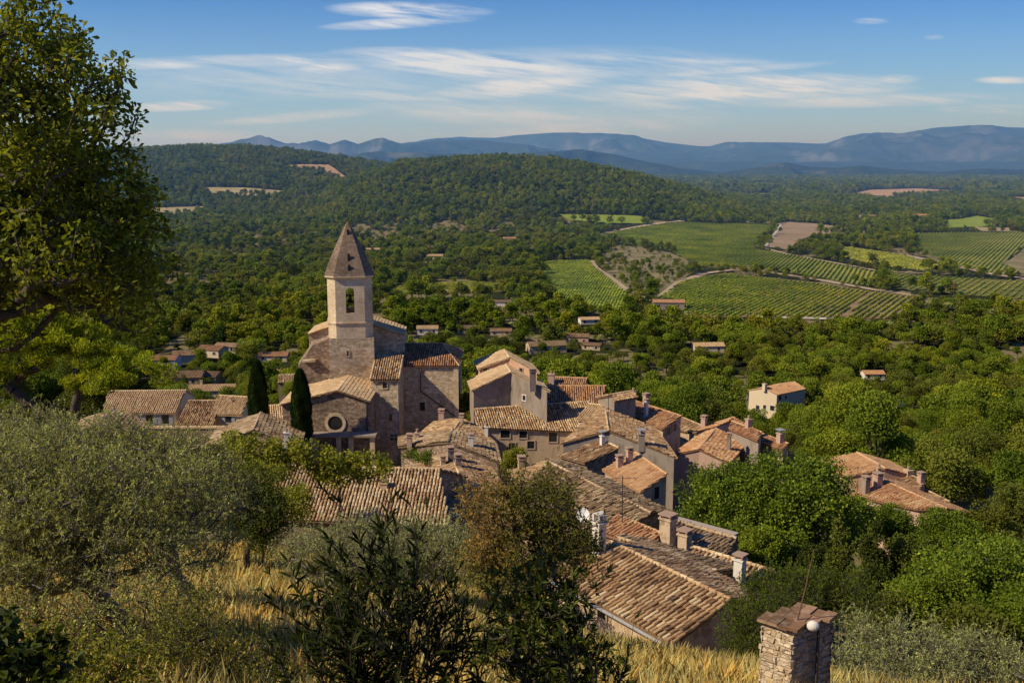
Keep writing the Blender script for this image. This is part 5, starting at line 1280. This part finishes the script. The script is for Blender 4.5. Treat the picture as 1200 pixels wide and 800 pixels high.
laurel('laurel_bush', 'near black upright leafy bush in silhouette at the bottom centre', 440,
       [(464,618,0),(440,655,.15),(405,662,.1),(488,655,-.1),(372,690,0),(392,710,-.15),(510,678,.1),(524,705,0),(345,725,.1),(425,690,-.2),(470,690,.25),(455,640,-.1),(355,755,-.1),(542,715,.1),(500,725,-.2),(415,735,.2),(325,770,0),(550,750,0)], 6.1, 31, LF['dark'])
laurel('laurel_bush', 'smaller dark shoots to the right of the near black bush', 650,
       [(700,775,0),(735,770,.1),(655,760,-.1),(620,745,.1),(590,735,0),(570,760,-.1),(640,790,0),(715,790,.1)], 6.3, 32, LF['dark'], dens=.7)

# ---- garden and village plants
plant('pine_tree', 'spreading pine with crooked dark branches below the oak on the left', 'tree', at_ground(38, 46, -.3),
      [E_(30,365,46,34,20,1.5),E_(95,398,46,40,20,1.5),E_(70,418,45,44,14,1.5),E_(150,428,45.5,34,20,1.3),E_(10,415,46,30,36,1.5),E_(120,447,45,40,14,1.3),E_(185,440,45,16,16,.8),E_(55,388,46,46,22,1.5)],
      LF['pinelit'], 41, 150, 260, .46, .17, .05, DIA, .9, 0, .30, 'bark', shell=.3, rtip=.02, sag=.03, start=.42, flat=.6)
plant('pine_tree', 'second pine crown at the left edge behind the spreading one', 'tree', at_ground(-70, 52, -.3),
      [E_(-20,400,52,50,34,1.8),E_(-60,430,52,50,34,1.8),E_(0,360,54,22,16,1.2),E_(40,352,56,20,10,1)], LF['pinelit'], 42, 110, 240, .6, .18, .05, DIA, .9, 0, .28, 'bark', shell=.3, rtip=.02, flat=.6)
def lobed(base, R, H, n, rg, zc=.62, flat=.8, lob=.42):
    """lobe centres and radii of a rounded crown"""
    b = np.array(base); u = unit(rg.normal(size=(n,3))); u[:,2] = np.abs(u[:,2])*rg.choice([1,1,1,-.6], n)
    c = b+np.array([0,0,H*zc])+u*np.array([R*.62, R*.62, H*(1-zc)*.62]); r = R*lob*(.75+.5*rg.random(n))
    return [(c[i,0],c[i,1],c[i,2],r[i],r[i],r[i]*flat) for i in range(n)]
def round_tree(name, label, px, Y, R, H, mat, seed, leaf=.16, nl=26, cl=260, per=90, cat='tree', group=None, zc=.6, shape=BRD, wr=.7, up=.25, base=None, bark='bark'):
    rg = np.random.default_rng(seed); b = base or at_ground(px, Y)
    ells = lobed(b, R, H, nl, rg, zc)
    return plant(name, label, cat, b, ells, mat, seed, cl, per, R*.17, leaf, leaf*wr, shape, up, -.1, max(.05, H*.028), bark, group, .55, rtip=.012, start=.5)
def crown_tree(name, label, ells, px, Y, mat, seed, leaf, cl, per, rcl, cat='tree', group=None, **k):
    return plant(name, label, cat, at_ground(px, Y), ells, mat, seed, cl, per, rcl, leaf, leaf*k.pop('wr', .65), k.pop('shape', BRD), k.pop('up', .2), -.1, k.pop('r0', .2), 'bark', group, .5, rtip=.012, **k)
crown_tree('plane_tree', 'great round dark green tree hiding the middle of the right hand slope', [E_(860,590,61,54,42,3),E_(930,585,60,58,44,3.4),E_(975,615,59,40,40,2.6),E_(835,615,59,42,36,2.4),E_(900,560,62,60,24,3),E_(900,630,58,70,36,3.2),E_(815,575,61,20,22,1.6),E_(960,560,61,34,24,2)],
           905, 61, LF['plane'], 51, .17, 620, 110, .62, r0=.34, start=.45)
crown_tree('bush', 'small round bright green tree at the foot of the great round one', [E_(893,640,53,28,20,1.3),E_(910,650,53,20,16,1.1),E_(872,648,53,14,14,.9)], 893, 53, LF['broad'], 52, .13, 130, 100, .34, r0=.12)
crown_tree('fig_tree', 'pale yellow green fig in front of the chapel porch', [E_(385,543,56,30,14,1.4),E_(350,530,56,22,12,1.2),E_(430,548,57,34,11,1.4),E_(400,556,56,30,8,1.2)], 390, 56, LF['fig'], 53, .2, 90, 46, .45, r0=.08, shape=BRD)
crown_tree('fig_tree', 'yellow leaved bush in front of the gabled yard shed', [E_(300,530,56,36,14,1.4),E_(270,520,57,20,10,1.2),E_(330,540,56,22,12,1.2)], 300, 56, LF['fig'], 54, .18, 80, 50, .45, r0=.08)
crown_tree('bush', 'row of yellow green bushes along the low tile topped wall', [E_(200,536,50,30,14,1.3),E_(160,528,50,26,12,1.2),E_(240,548,48,22,16,1.2),E_(120,520,52,26,10,1.2)], 190, 50, LF['yel'], 55, .12, 130, 80, .4, r0=.08)
crown_tree('bush', 'fresh green climbing shrub over the left end of the striped roof', [E_(330,570,44,20,22,.9),E_(350,590,43,16,18,.8),E_(300,560,45,20,14,.9)], 335, 43, LF['fig'], 56, .12, 70, 60, .35, r0=.06)
crown_tree('bush', 'bright green bush in the lane by the old terrace wall', [E_(605,536,79,14,11,.9),E_(598,541,79,9,8,.7)], 604, 79, LF['fig'], 57, .14, 60, 80, .35, r0=.08)
crown_tree('bush', 'vivid green tree squeezed between the choir wall and the grey house', [E_(548,478,104,10,14,1.2),E_(544,468,106,8,9,1),E_(551,492,102,7,9,.9)], 547, 104, LF['fig'], 58, .2, 70, 80, .5, r0=.1)
crown_tree('shrub', 'little weedy shrub by the chimneys under the church stairs', [E_(497,536,72,10,6,.6),E_(480,533,73,8,6,.5)], 492, 72, LF['broad'], 59, .12, 26, 60, .3, r0=.05)
def cypress(label, px, Y, ptop, pbase, wpx, seed):
    a = P(px, pbase, Y); t = P(px, ptop, Y); H = t.z-a.z; R = wpx/2*Y/F*1.02; b = (a.x, a.y, min(a.z, tz(a.x,a.y))); o = empty('cypress_tree', b, label, 'tree', None)
    rg = np.random.default_rng(seed); n = 26000; h = rg.random(n)**.85; prof = np.where(h < .12, .62+h*3.0, np.sqrt(np.clip(1-((h-.12)/.88)**2.3, 0, 1))); az = rg.random(n)*2*math.pi
    bump = 1+.10*np.sin(az*5+h*9)+.12*(vnoise(az*2.2, h*14, seed)-.5)*2; r = R*prof*bump*(.72+.3*rg.random(n)**.4)
    Pt = np.stack([a.x+r*np.cos(az), a.y+r*np.sin(az), a.z+H*h], 1); D = np.stack([np.cos(az)*.35, np.sin(az)*.35, np.full(n, 1.0)], 1)+rg.normal(0,.22,(n,3)); Nn = np.stack([np.cos(az), np.sin(az), np.full(n,.2)], 1)+rg.normal(0,.3,(n,3))
    V, Fc = leaves(Pt, D, Nn, .26*(.6+.6*rg.random(n)), .075, DIA, 0); G = Geo(); G.add(V, Fc, np.clip(rg.normal(.4,.2,n)+(bump-1)*1.2, 0, 1)); g = MB(); g.tube([b, (a.x,a.y,a.z+H*.5), (a.x,a.y,a.z+H*.95)], [.2,.12,.03], 7)
    part('trunk', g, M['bark'], o); link('crown', G.mesh('crown', LF['cyp'], b), o)
cypress('slim dark cypress right beside the round church window', 354.5, 91, 434, 519, 23, 61)
cypress('slim dark cypress standing by the blue shuttered house', 304.5, 100, 423, 506, 22, 62)
# trees of the right hand slope
RT = [('round_tree','glossy oak with dense crown at the right edge near the bottom',1150,43,4.0,6.2,'plane',.15,(1150,685,66,46)),
      ('oak_tree','broad dark oak in front of the glossy one at the right',1095,38,3.2,5.4,'broad',.13,(1090,715,56,42)),
      ('oak_tree','mid green oak whose crown touches the right edge at the bottom',1185,36,3,5,'broad',.13,(1195,735,50,40)),
      ('oak_tree','dense oak behind the feathery olive',1040,36,2.4,4.4,'oak',.12,(1030,728,30,28)),
      ('juniper_tree','dark pointed juniper in the shade under the great round tree',985,50,1.6,6.5,'oak',.12,(985,650,22,52)),
      ('juniper_tree','second pointed juniper just right of the first',1020,49,1.6,6.5,'oak',.12,(1022,655,22,48)),
      ('oak_tree','shady oak between the junipers and the glossy oak',1062,50,2.4,5,'oak',.12,(1062,665,34,38)),
      ('oak_tree','dark tree directly below the red roofed farmhouse',1100,62,3,6,'broad',.15,(1108,630,44,26)),
      ('oak_tree','tree at the left foot of the farmhouse with lit top',1010,66,2.6,6,'broad',.15,(1000,612,32,24)),
      ('round_tree','tall leafy oak right of the farmhouse outhouse',1150,66,3.4,6,'oak',.15,(1150,625,36,28)),
      ('oak_tree','bushy tree at the right edge level with the farmhouse',1190,70,3.4,6,'oak',.15,(1195,600,36,34)),
      ('bush','hollow shaded bush in front of the great round tree',950,52,2,4,'oak',.12,(950,668,30,24)),
      ('shrub','low green shrub between the round bush and the junipers',935,46,1.6,3,'broad',.10,(932,682,26,14)),
      ('oak_tree','dark oak hiding the front wall of the farmhouse',1050,70,3,6,'broad',.14,(1050,618,38,20)),
      ('oak_tree','lower oak crown tucked below the glossy oak',1130,34,2.2,4,'oak',.12,(1140,742,40,26))]
for i, (nm, lb, px, Y, R, H, mk, lf, (cx, cy_, rx, ry)) in enumerate(RT):
    sc = Y/F; rg = np.random.default_rng(100+i); el = []
    con = 'juniper' in nm
    if con: el = [E_(cx+rg.normal(0,rx*.12), cy_-ry+2*ry*k/7, Y+rg.normal(0,.3), max(3, rx*(.12+.88*k/7)), ry*.22) for k in range(8)]
    else:
        for k in range(9):
            a = rg.uniform(0, 6.28); q = rg.uniform(.3,.75); el.append(E_(cx+rx*q*math.cos(a), cy_+ry*q*math.sin(a), Y+rg.normal(0, R*.35), rx*.48, ry*.48))
    plant(nm, lb, 'tree' if 'tree' in nm else 'shrub', at_ground(px, Y), el, LF[mk], 200+i, 210, 95, max(.28, .17*R), lf, lf*.6, BRD, .3, -.1, .14, 'bark', None, .45, rtip=.012, start=.4)

# ---- the woods: templates, then individuals for the nearest and one wood for the rest
def template(kind, seed, nleaf, leaf, R=3.4, H=7.5):
    rg = np.random.default_rng(seed); G = Geo(); g = Geo(); R *= rg.uniform(.82,1.2); H *= rg.uniform(.85,1.3)
    if kind == 'pine':
        n = int(rg.integers(9, 14)); u = unit(rg.normal(size=(n,3)))*rg.uniform(.55,1.12,(n,1)); u[:,2] = np.abs(u[:,2]); c = np.array([0,0,H*.48])+u*np.array([R*.62,R*.62,H*.52]); r = R*.43*(.6+.7*rg.random(n)); fl = .8
    elif kind == 'slim':
        n = 14; hh = np.linspace(.25,.95,n); c = np.stack([rg.normal(0,.12,n)*R, rg.normal(0,.12,n)*R, H*hh],1); r = R*.5*(1.1-hh)+.35; fl = 1.1
    elif kind == 'shrub':
        n = 9; u = unit(rg.normal(size=(n,3))); u[:,2] = np.abs(u[:,2]); c = np.array([0,0,H*.3])+u*np.array([R*.55,R*.55,H*.35]); r = R*.42*(.7+.6*rg.random(n)); fl = .8
    else:
        n = int(rg.integers(11, 16)); u = unit(rg.normal(size=(n,3)))*rg.uniform(.6,1.15,(n,1)); u[:,2] = np.abs(u[:,2])*rg.choice([1,1,-.5], n); c = np.array([0,0,H*.50])+u*np.array([R*.62,R*.62,H*.36]); r = R*.42*(.6+.7*rg.random(n)); fl = .9
    c[:,:2] += rg.normal(0, R*.12, 2)*(c[:,2:3]/H); c += rg.normal(0, .25, c.shape)
    w = r*r; k = rg.choice(n, nleaf, p=w/w.sum()); u = unit(rg.normal(size=(nleaf,3))); lowm = u[:,2] < -.35; u[lowm,2] *= -1
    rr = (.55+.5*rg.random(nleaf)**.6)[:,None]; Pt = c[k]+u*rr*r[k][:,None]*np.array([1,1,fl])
    D = unit(rg.normal(size=(nleaf,3)))+u*.5+np.array([0,0,.5 if kind == 'pine' else .1]); Nn = unit(u+np.array([0,0,.25])+rg.normal(size=(nleaf,3))*.38)
    V, Fc = leaves(Pt, D, Nn, leaf*(.7+.6*rg.random(nleaf)), leaf*.62, DIA, 0)
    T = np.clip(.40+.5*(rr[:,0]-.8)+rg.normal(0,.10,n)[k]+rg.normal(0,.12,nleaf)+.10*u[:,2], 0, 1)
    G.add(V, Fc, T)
    zc = c[:,2].mean(); A = [[0,0,-.6]]; B = [[rg.normal(0,.15),rg.normal(0,.15),zc*.6]]; ra = [H*.028]; rb = [H*.02]
    top = B[0]
    for i in range(n): A.append(top); B.append(list(c[i])); ra.append(H*.011); rb.append(H*.004)
    V, Q = tubes(A, B, ra, rb, 6); g.add(V, Q, .5)
    return g, G
KINDS = [('pine','pine',.36), ('oak','oak',.30), ('broad','broad',.16), ('shrub','oak',.10), ('slim','cyp',.02), ('shrub','olive2',.06)]
def build_woods():
    rg = np.random.default_rng(77); X = []; Yv = []
    for (y0, y1, s) in ((56, 420, 6.1), (420, 900, 6.4), (900, 2700, 7.6), (2700, 5200, 15)):
        ys = np.arange(y0, y1, s); W = y1*.68+20; xs = np.arange(-W, W, s); gx, gy = np.meshgrid(xs, ys); gx = gx.ravel()+rg.uniform(-.5,.5,gx.size)*s*.95; gy = gy.ravel()+rg.uniform(-.5,.5,gy.size)*s*.95
        k = np.abs(gx) < gy*.67+14; X.append(gx[k]); Yv.append(gy[k])
    X = np.concatenate(X); Y = np.concatenate(Yv); Z = terr(X, Y); n0 = len(X)
    clr = clearing(X, Y) >= .5; keep = ~clr | (Y < 140) | (rg.random(n0) < .32)
    for poly in FIELDS:
        a = np.array(poly); bb = (X > a[:,0].min()-4) & (X < a[:,0].max()+4) & (Y > a[:,1].min()-4) & (Y < a[:,1].max()+4)
        idx = np.where(bb & keep)[0]
        if len(idx): keep[idx] &= ~inpoly(X[idx], Y[idx], poly)
    for poly in FOOT:
        a = np.array(poly); c = a.mean(0); a = c+(a-c)*1.0; m = 2.2
        keep &= ~((X > a[:,0].min()-m) & (X < a[:,0].max()+m) & (Y > a[:,1].min()-m) & (Y < a[:,1].max()+m))
    # screen position
    dep = Y*CT-Z*ST; px = 600+F*X/dep; 
    rnd = rg.random(n0); kinds = np.zeros(n0, int); zone = fbm(X/130, Y/130, 91, 3)
    pr = np.array([k[2] for k in KINDS]); pin = np.clip((zone-.38)*5, 0, 1)
    u = rg.random(n0)
    for i in range(n0): pass
    P1 = np.stack([pr[0]*(.35+1.5*pin), pr[1]*(1.6-1.1*pin), pr[2]*(1.3-.5*pin), np.full(n0,pr[3]), np.full(n0,pr[4]), np.full(n0,pr[5])*(Y<1200)], 1); P1 /= P1.sum(1, keepdims=True); cs = P1.cumsum(1)
    kinds = (u[:,None] > cs).sum(1).clip(0, 5)
    sc = np.array([1.0,.92,1.0,.55,.9,.55])[kinds]*(.68+.85*rg.random(n0)**1.3); sc *= np.where(Y > 2700, 1.7, 1)*np.where(Y < 140, .85, 1)
    ck = clr & (Y > 140) & (Y < 1500); kinds[ck & (rg.random(n0) < .75)] = 3; sc[ck] *= .62
    Hh = 7.6*sc; R = 3.3*sc
    ptop = 400-F*(Y*ST+(Z+Hh)*CT)/dep; pbot = 400-F*(Y*ST+(Z+.5)*CT)/dep; pw = R*F/dep
    near = (Y < 130) & ~(((px > 1010) & (Y > 84)) | ((px > 1120) & (Y > 60)) | ((px < 40) & (Y > 100)) | ((px > 935) & (Y > 96)))
    keep &= ~near
    scr = inpoly(px, 400-F*(Y*ST+Z*CT)/dep, [(697,306),(727,287),(785,296),(822,313),(797,329),(772,350),(746,344),(720,329)]) & (Y > 500)
    keep &= ~scr | (rg.random(n0) < .62); sc[scr] *= .6; Hh = 7.6*sc; R = 3.3*sc; kinds[scr & (rg.random(n0) < .4)] = 3
    for (x0, y0, x1, y1, by) in BOXES:
        m = (Y < by) & (px+pw*.8 > x0) & (px-pw*.8 < x1) & (ptop < y0+(y1-y0)*np.where(by > 300, .45, .72)) & (pbot > y0)
        if by > 240: m &= (Y > 120)
        keep &= ~m
    # small openings in front of a few roofs; keep the inner edge of the fields in view
    for poly in FIELDS:
        a = np.array(poly)
        if a[:,1].mean() > 1500 or a[:,1].mean() < 300: continue
        zc = terr(a[:,0], a[:,1]); q = [proj((a[i,0], a[i,1], zc[i])) for i in range(len(a))]
        q = np.array(q); cx, cy2 = q.mean(0); q2 = [(cx+(p[0]-cx)*.96, cy2+(p[1]-cy2)*.78) for p in q]
        m = (Y < a[:,1].mean()+200) & inpoly(px, ptop, q2) & (pbot > cy2); keep &= ~m
    # hidden behind nearer ground
    ub = np.linspace(-.72,.72,560); Yb = np.geomspace(50, 5600, 500); U, YB = np.meshgrid(ub, Yb); el = (terr(U*YB, YB)+5)/YB; cm = np.maximum.accumulate(el, 0)
    iu = np.clip(((X/Y+.72)/1.44*559).astype(int), 0, 559); iy = np.clip(np.searchsorted(Yb, Y*.97)-1, 0, 499)
    keep &= ((Z+Hh+2)/Y > cm[iy, iu]-.0012) | (Y < 300)
    idx = np.where(keep & (np.abs(px-600) < 830))[0]; print('trees', len(idx))
    X, Y, Z, kinds, sc, px, ptop, pbot, pw, R = [v[idx] for v in (X, Y, Z, kinds, sc, px, ptop, pbot, pw, R)]
    rot = rg.random(len(X))*6.283; var = rg.integers(0, 3, len(X))
    inview = (px > -pw) & (px < 1200+pw) & (ptop < 800) & (Y < 420)
    size = np.where(inview, pw*(pbot-ptop), 0); top = np.argsort(-size)[:262]; ismine = np.zeros(len(X), bool); ismine[top] = True
    # templates per level of detail
    lod = [(170, 8000, .24, 3), (450, 3000, .40, 3), (1150, 800, .75, 2), (9000, 200, 1.35, 2)]
    tm = {}
    for ki, (kd, lf, _) in enumerate(KINDS):
        for li, (yy, nl, ls, nv) in enumerate(lod):
            for v in range(nv):
                g, G = template(kd, 1000+ki*50+v, nl if kd != 'shrub' else nl//2, ls); tm[(ki, li, v)] = (g, G)
    # individual trees
    me = {}
    words = {0:'pine', 1:'oak', 2:'broad leaved tree', 3:'scrub bush', 4:'dark slim cypress', 5:'small silvery olive'}
    names = {0:'pine_tree', 1:'oak_tree', 2:'broadleaf_tree', 3:'bush', 4:'cypress_tree', 5:'olive_tree'}
    def where(px, Y):
        if Y < 130: return 'on the near slope right of the farmhouse' if px > 900 else 'under the pines at the left edge'
        if px > 1010: return 'on the wooded slope right of the cream villa'
        if px > 860: return 'around the cream villa'
        if px > 640: return 'between the village roofs and the cream villa'
        if px > 430: return 'just behind the choir and the grey house'
        return 'behind the cream houses left of the church'
    adj = {0:'yellow green pine with clumpy crown', 1:'dark rounded oak', 2:'mid green broad leaved tree', 3:'low dark bush', 4:'dark slim cypress', 5:'small silvery olive'}
    for i in top:
        ki = int(kinds[i]); li = 0 if Y[i] < 170 else 1; v = int(var[i])
        if (ki, li, v) not in me:
            g, G = tm[(ki, li, v)]; me[(ki, li, v)] = (g.mesh('trunk', M['bark'], smooth=True), G.mesh('crown', LF[KINDS[ki][1]]))
        a, b = me[(ki, li, v)]; w = where(px[i], Y[i]); plural = adj[ki]+' '+w
        o = empty(names[ki], (X[i], Y[i], Z[i]), plural, 'bush' if ki == 3 else 'tree', words[ki]+' group '+w); o.rotation_euler = (0, 0, rot[i]); o.scale = (sc[i],)*3
        link('trunk', a, o); link('crown', b, o)
    # everything else as one wood
    tc = bpy.data.collections.new('wood_templates'); order = []
    for key in sorted(tm):
        if key[1] == 0 and False: continue
        g, G = tm[key]; H = Geo(); 
        m1 = np_mesh_two('tree', g, G, M['bark'], LF[KINDS[key[0]][1]]); ob = bpy.data.objects.new('t%03d' % len(order), m1); tc.objects.link(ob); order.append(key)
    pos = {k: i for i, k in enumerate(order)}
    rest = ~ismine; lv = np.searchsorted([170, 450, 1150], Y[rest]); vv = np.where(lv >= 2, var[rest]%2, var[rest])
    index = np.array([pos[(int(a), int(b), int(c))] for a, b, c in zip(kinds[rest], lv, vv)], np.int32)
    V = np.stack([X[rest], Y[rest], Z[rest]], 1); mesh = bpy.data.meshes.new('wood'); mesh.vertices.add(len(V)); mesh.vertices.foreach_set('co', V.astype(np.float32).ravel())
    for nm, ty, dat in (('pick','INT',index), ('turn','FLOAT',rot[rest].astype(np.float32)), ('size','FLOAT',sc[rest].astype(np.float32))):
        mesh.attributes.new(nm, ty, 'POINT').data.foreach_set('value', dat)
    wood = link('wood', mesh); tag(wood, 'thick green wood of pines and oaks covering the valley and hills', 'wood', kind='stuff')
    ng = bpy.data.node_groups.new('wood', 'GeometryNodeTree'); ng.interface.new_socket('Geometry', in_out='INPUT', socket_type='NodeSocketGeometry'); ng.interface.new_socket('Geometry', in_out='OUTPUT', socket_type='NodeSocketGeometry')
    gi = ng.nodes.new('NodeGroupInput'); go = ng.nodes.new('NodeGroupOutput'); ci = ng.nodes.new('GeometryNodeCollectionInfo'); ci.inputs['Collection'].default_value = tc; ci.inputs['Separate Children'].default_value = True; ci.inputs['Reset Children'].default_value = True
    ip = ng.nodes.new('GeometryNodeInstanceOnPoints'); ip.inputs['Pick Instance'].default_value = True
    def na(nm, ty):
        a = ng.nodes.new('GeometryNodeInputNamedAttribute'); a.data_type = ty; a.inputs['Name'].default_value = nm; return a.outputs['Attribute']
    mp = ng.nodes.new('GeometryNodeMeshToPoints'); L = ng.links.new
    L(gi.outputs[0], mp.inputs['Mesh']); L(mp.outputs[0], ip.inputs['Points']); L(ci.outputs[0], ip.inputs['Instance']); L(na('pick','INT'), ip.inputs['Instance Index'])
    cx = ng.nodes.new('ShaderNodeCombineXYZ'); L(na('turn','FLOAT'), cx.inputs[2]); L(cx.outputs[0], ip.inputs['Rotation']); L(na('size','FLOAT'), ip.inputs['Scale'])
    L(ip.outputs[0], go.inputs[0]); md = wood.modifiers.new('wood', 'NODES'); md.node_group = ng
def np_mesh_two(name, g, G, ma, mb):
    V1 = np.concatenate(g.V); V2 = np.concatenate(G.V); F1 = np.concatenate(g.F[4]); F2 = np.concatenate(G.F[4])+len(V1)
    T = np.concatenate([np.full(len(F1), .5), np.concatenate(G.T[4])])
    m = np_mesh(name, np.concatenate([V1, V2]), np.concatenate([F1, F2]), [ma, mb], T)
    m.polygons.foreach_set('material_index', np.concatenate([np.zeros(len(F1), np.int32), np.ones(len(F2), np.int32)])); return m
build_woods()

# ---- shrubs along the vineyard tracks
SB = [(894.5,282,5.5,'broad'),(899,276,6,'oak'),(914,271,5,'oak'),(892,317,4,'oak'),(907,319,4.5,'oak'),(922,321,4.5,'oak'),(933,322.5,4.5,'oak'),(1003,329,4.5,'broad'),(1012,333,4,'broad'),(1020,336,4,'broad'),(1034,340,10,'oak'),
      (1064,297,10,'oak'),(1052,319,5,'oak'),(1026,313,6,'oak'),(1035,314.5,7,'oak'),(1119,313,5,'fig'),(1183,327,8,'oak'),(1115,345,8,'twig'),(1090,342,7,'oak'),(1102,344,5,'broad')]
for i, (px, py, h, mk) in enumerate(SB):
    g0 = ghit(px, py); rg = np.random.default_rng(300+i); R = h*.45
    ells = lobed((g0.x,g0.y,g0.z), R, h, 8, rg, .5)
    wh = ['lone tree beside the white gravel track','rounded tree next to the lone tree on the white gravel track','tree at the top bend of the white gravel track','leftmost shrub on the dirt track between the vineyards','second shrub from the left on the dirt track between the vineyards','third shrub from the left on the dirt track between the vineyards','fourth shrub from the left on the dirt track between the vineyards','first bush at the right end of the upper vine rows','middle bush at the right end of the upper vine rows','last bush at the right end of the upper vine rows','big dark oak where the two vineyards meet the green field','round dark tree left of the far right vineyard','bush in the green field right of the big dark oak','left bush of the pair in the yellow green field','right bush of the pair in the yellow green field','bright yellow green tree below the far right vineyard','dark bush at the right end of the track under the far right vineyard','grey leafless looking tree in the green field at the right','dark bush left of the grey leafless looking tree','low green bush touching the grey leafless looking tree'][i]
    plant('oak_tree' if h > 5 else 'bush', wh, 'tree' if h > 5 else 'bush', (g0.x,g0.y,g0.z-.1), ells, LF[mk], 300+i, 40, 26, R*.35, .8, .55, DIA, .2, 0, .15, 'bark', None, .5, rtip=.03)

# ---- dry grass on the near slope
def grass():
    rg = np.random.default_rng(5); n = 330000; Y = 5+59*rg.random(n)**.8; X = (rg.random(n)*2-1)*(Y*.56+1.5)
    k = (fbm(X/2.4, Y/2.4, 55, 3)+.12*rg.random(n) > .36) & ((Y < 50) | (X < 3)); X = X[k]; Y = Y[k]; n = len(X); Z = terr(X, Y)-.02
    ok = np.ones(n, bool)
    for poly in FOOT[:0]: pass
    h = (.22+.35*rg.random(n))*np.where(Y > 14, 1.25, 1); w = .004+.0008*Y
    a = rg.random(n)*6.283; s = np.stack([np.cos(a), np.sin(a), np.zeros(n)], 1)*w[:,None]; ln = rg.normal(0, .28, (n,2))*h[:,None]
    B = np.stack([X,Y,Z],1); T = B+np.stack([ln[:,0], ln[:,1], h], 1); Mi = B+np.stack([ln[:,0]*.3, ln[:,1]*.3, h*.55], 1)
    V = np.stack([B-s, B+s, Mi+s*.9, T, Mi-s*.9], 1).reshape(-1,3); Fc = np.arange(n*5).reshape(n,5)
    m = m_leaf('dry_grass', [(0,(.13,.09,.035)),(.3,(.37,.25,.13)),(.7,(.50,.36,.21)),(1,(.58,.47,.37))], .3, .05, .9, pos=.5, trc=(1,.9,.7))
    tag(link('dry_grass', np_mesh('dry_grass', V, Fc, m, np.clip(rg.normal(.5,.25,n),0,1))), 'golden dry grass covering the near slope', 'grass', kind='stuff')
grass()
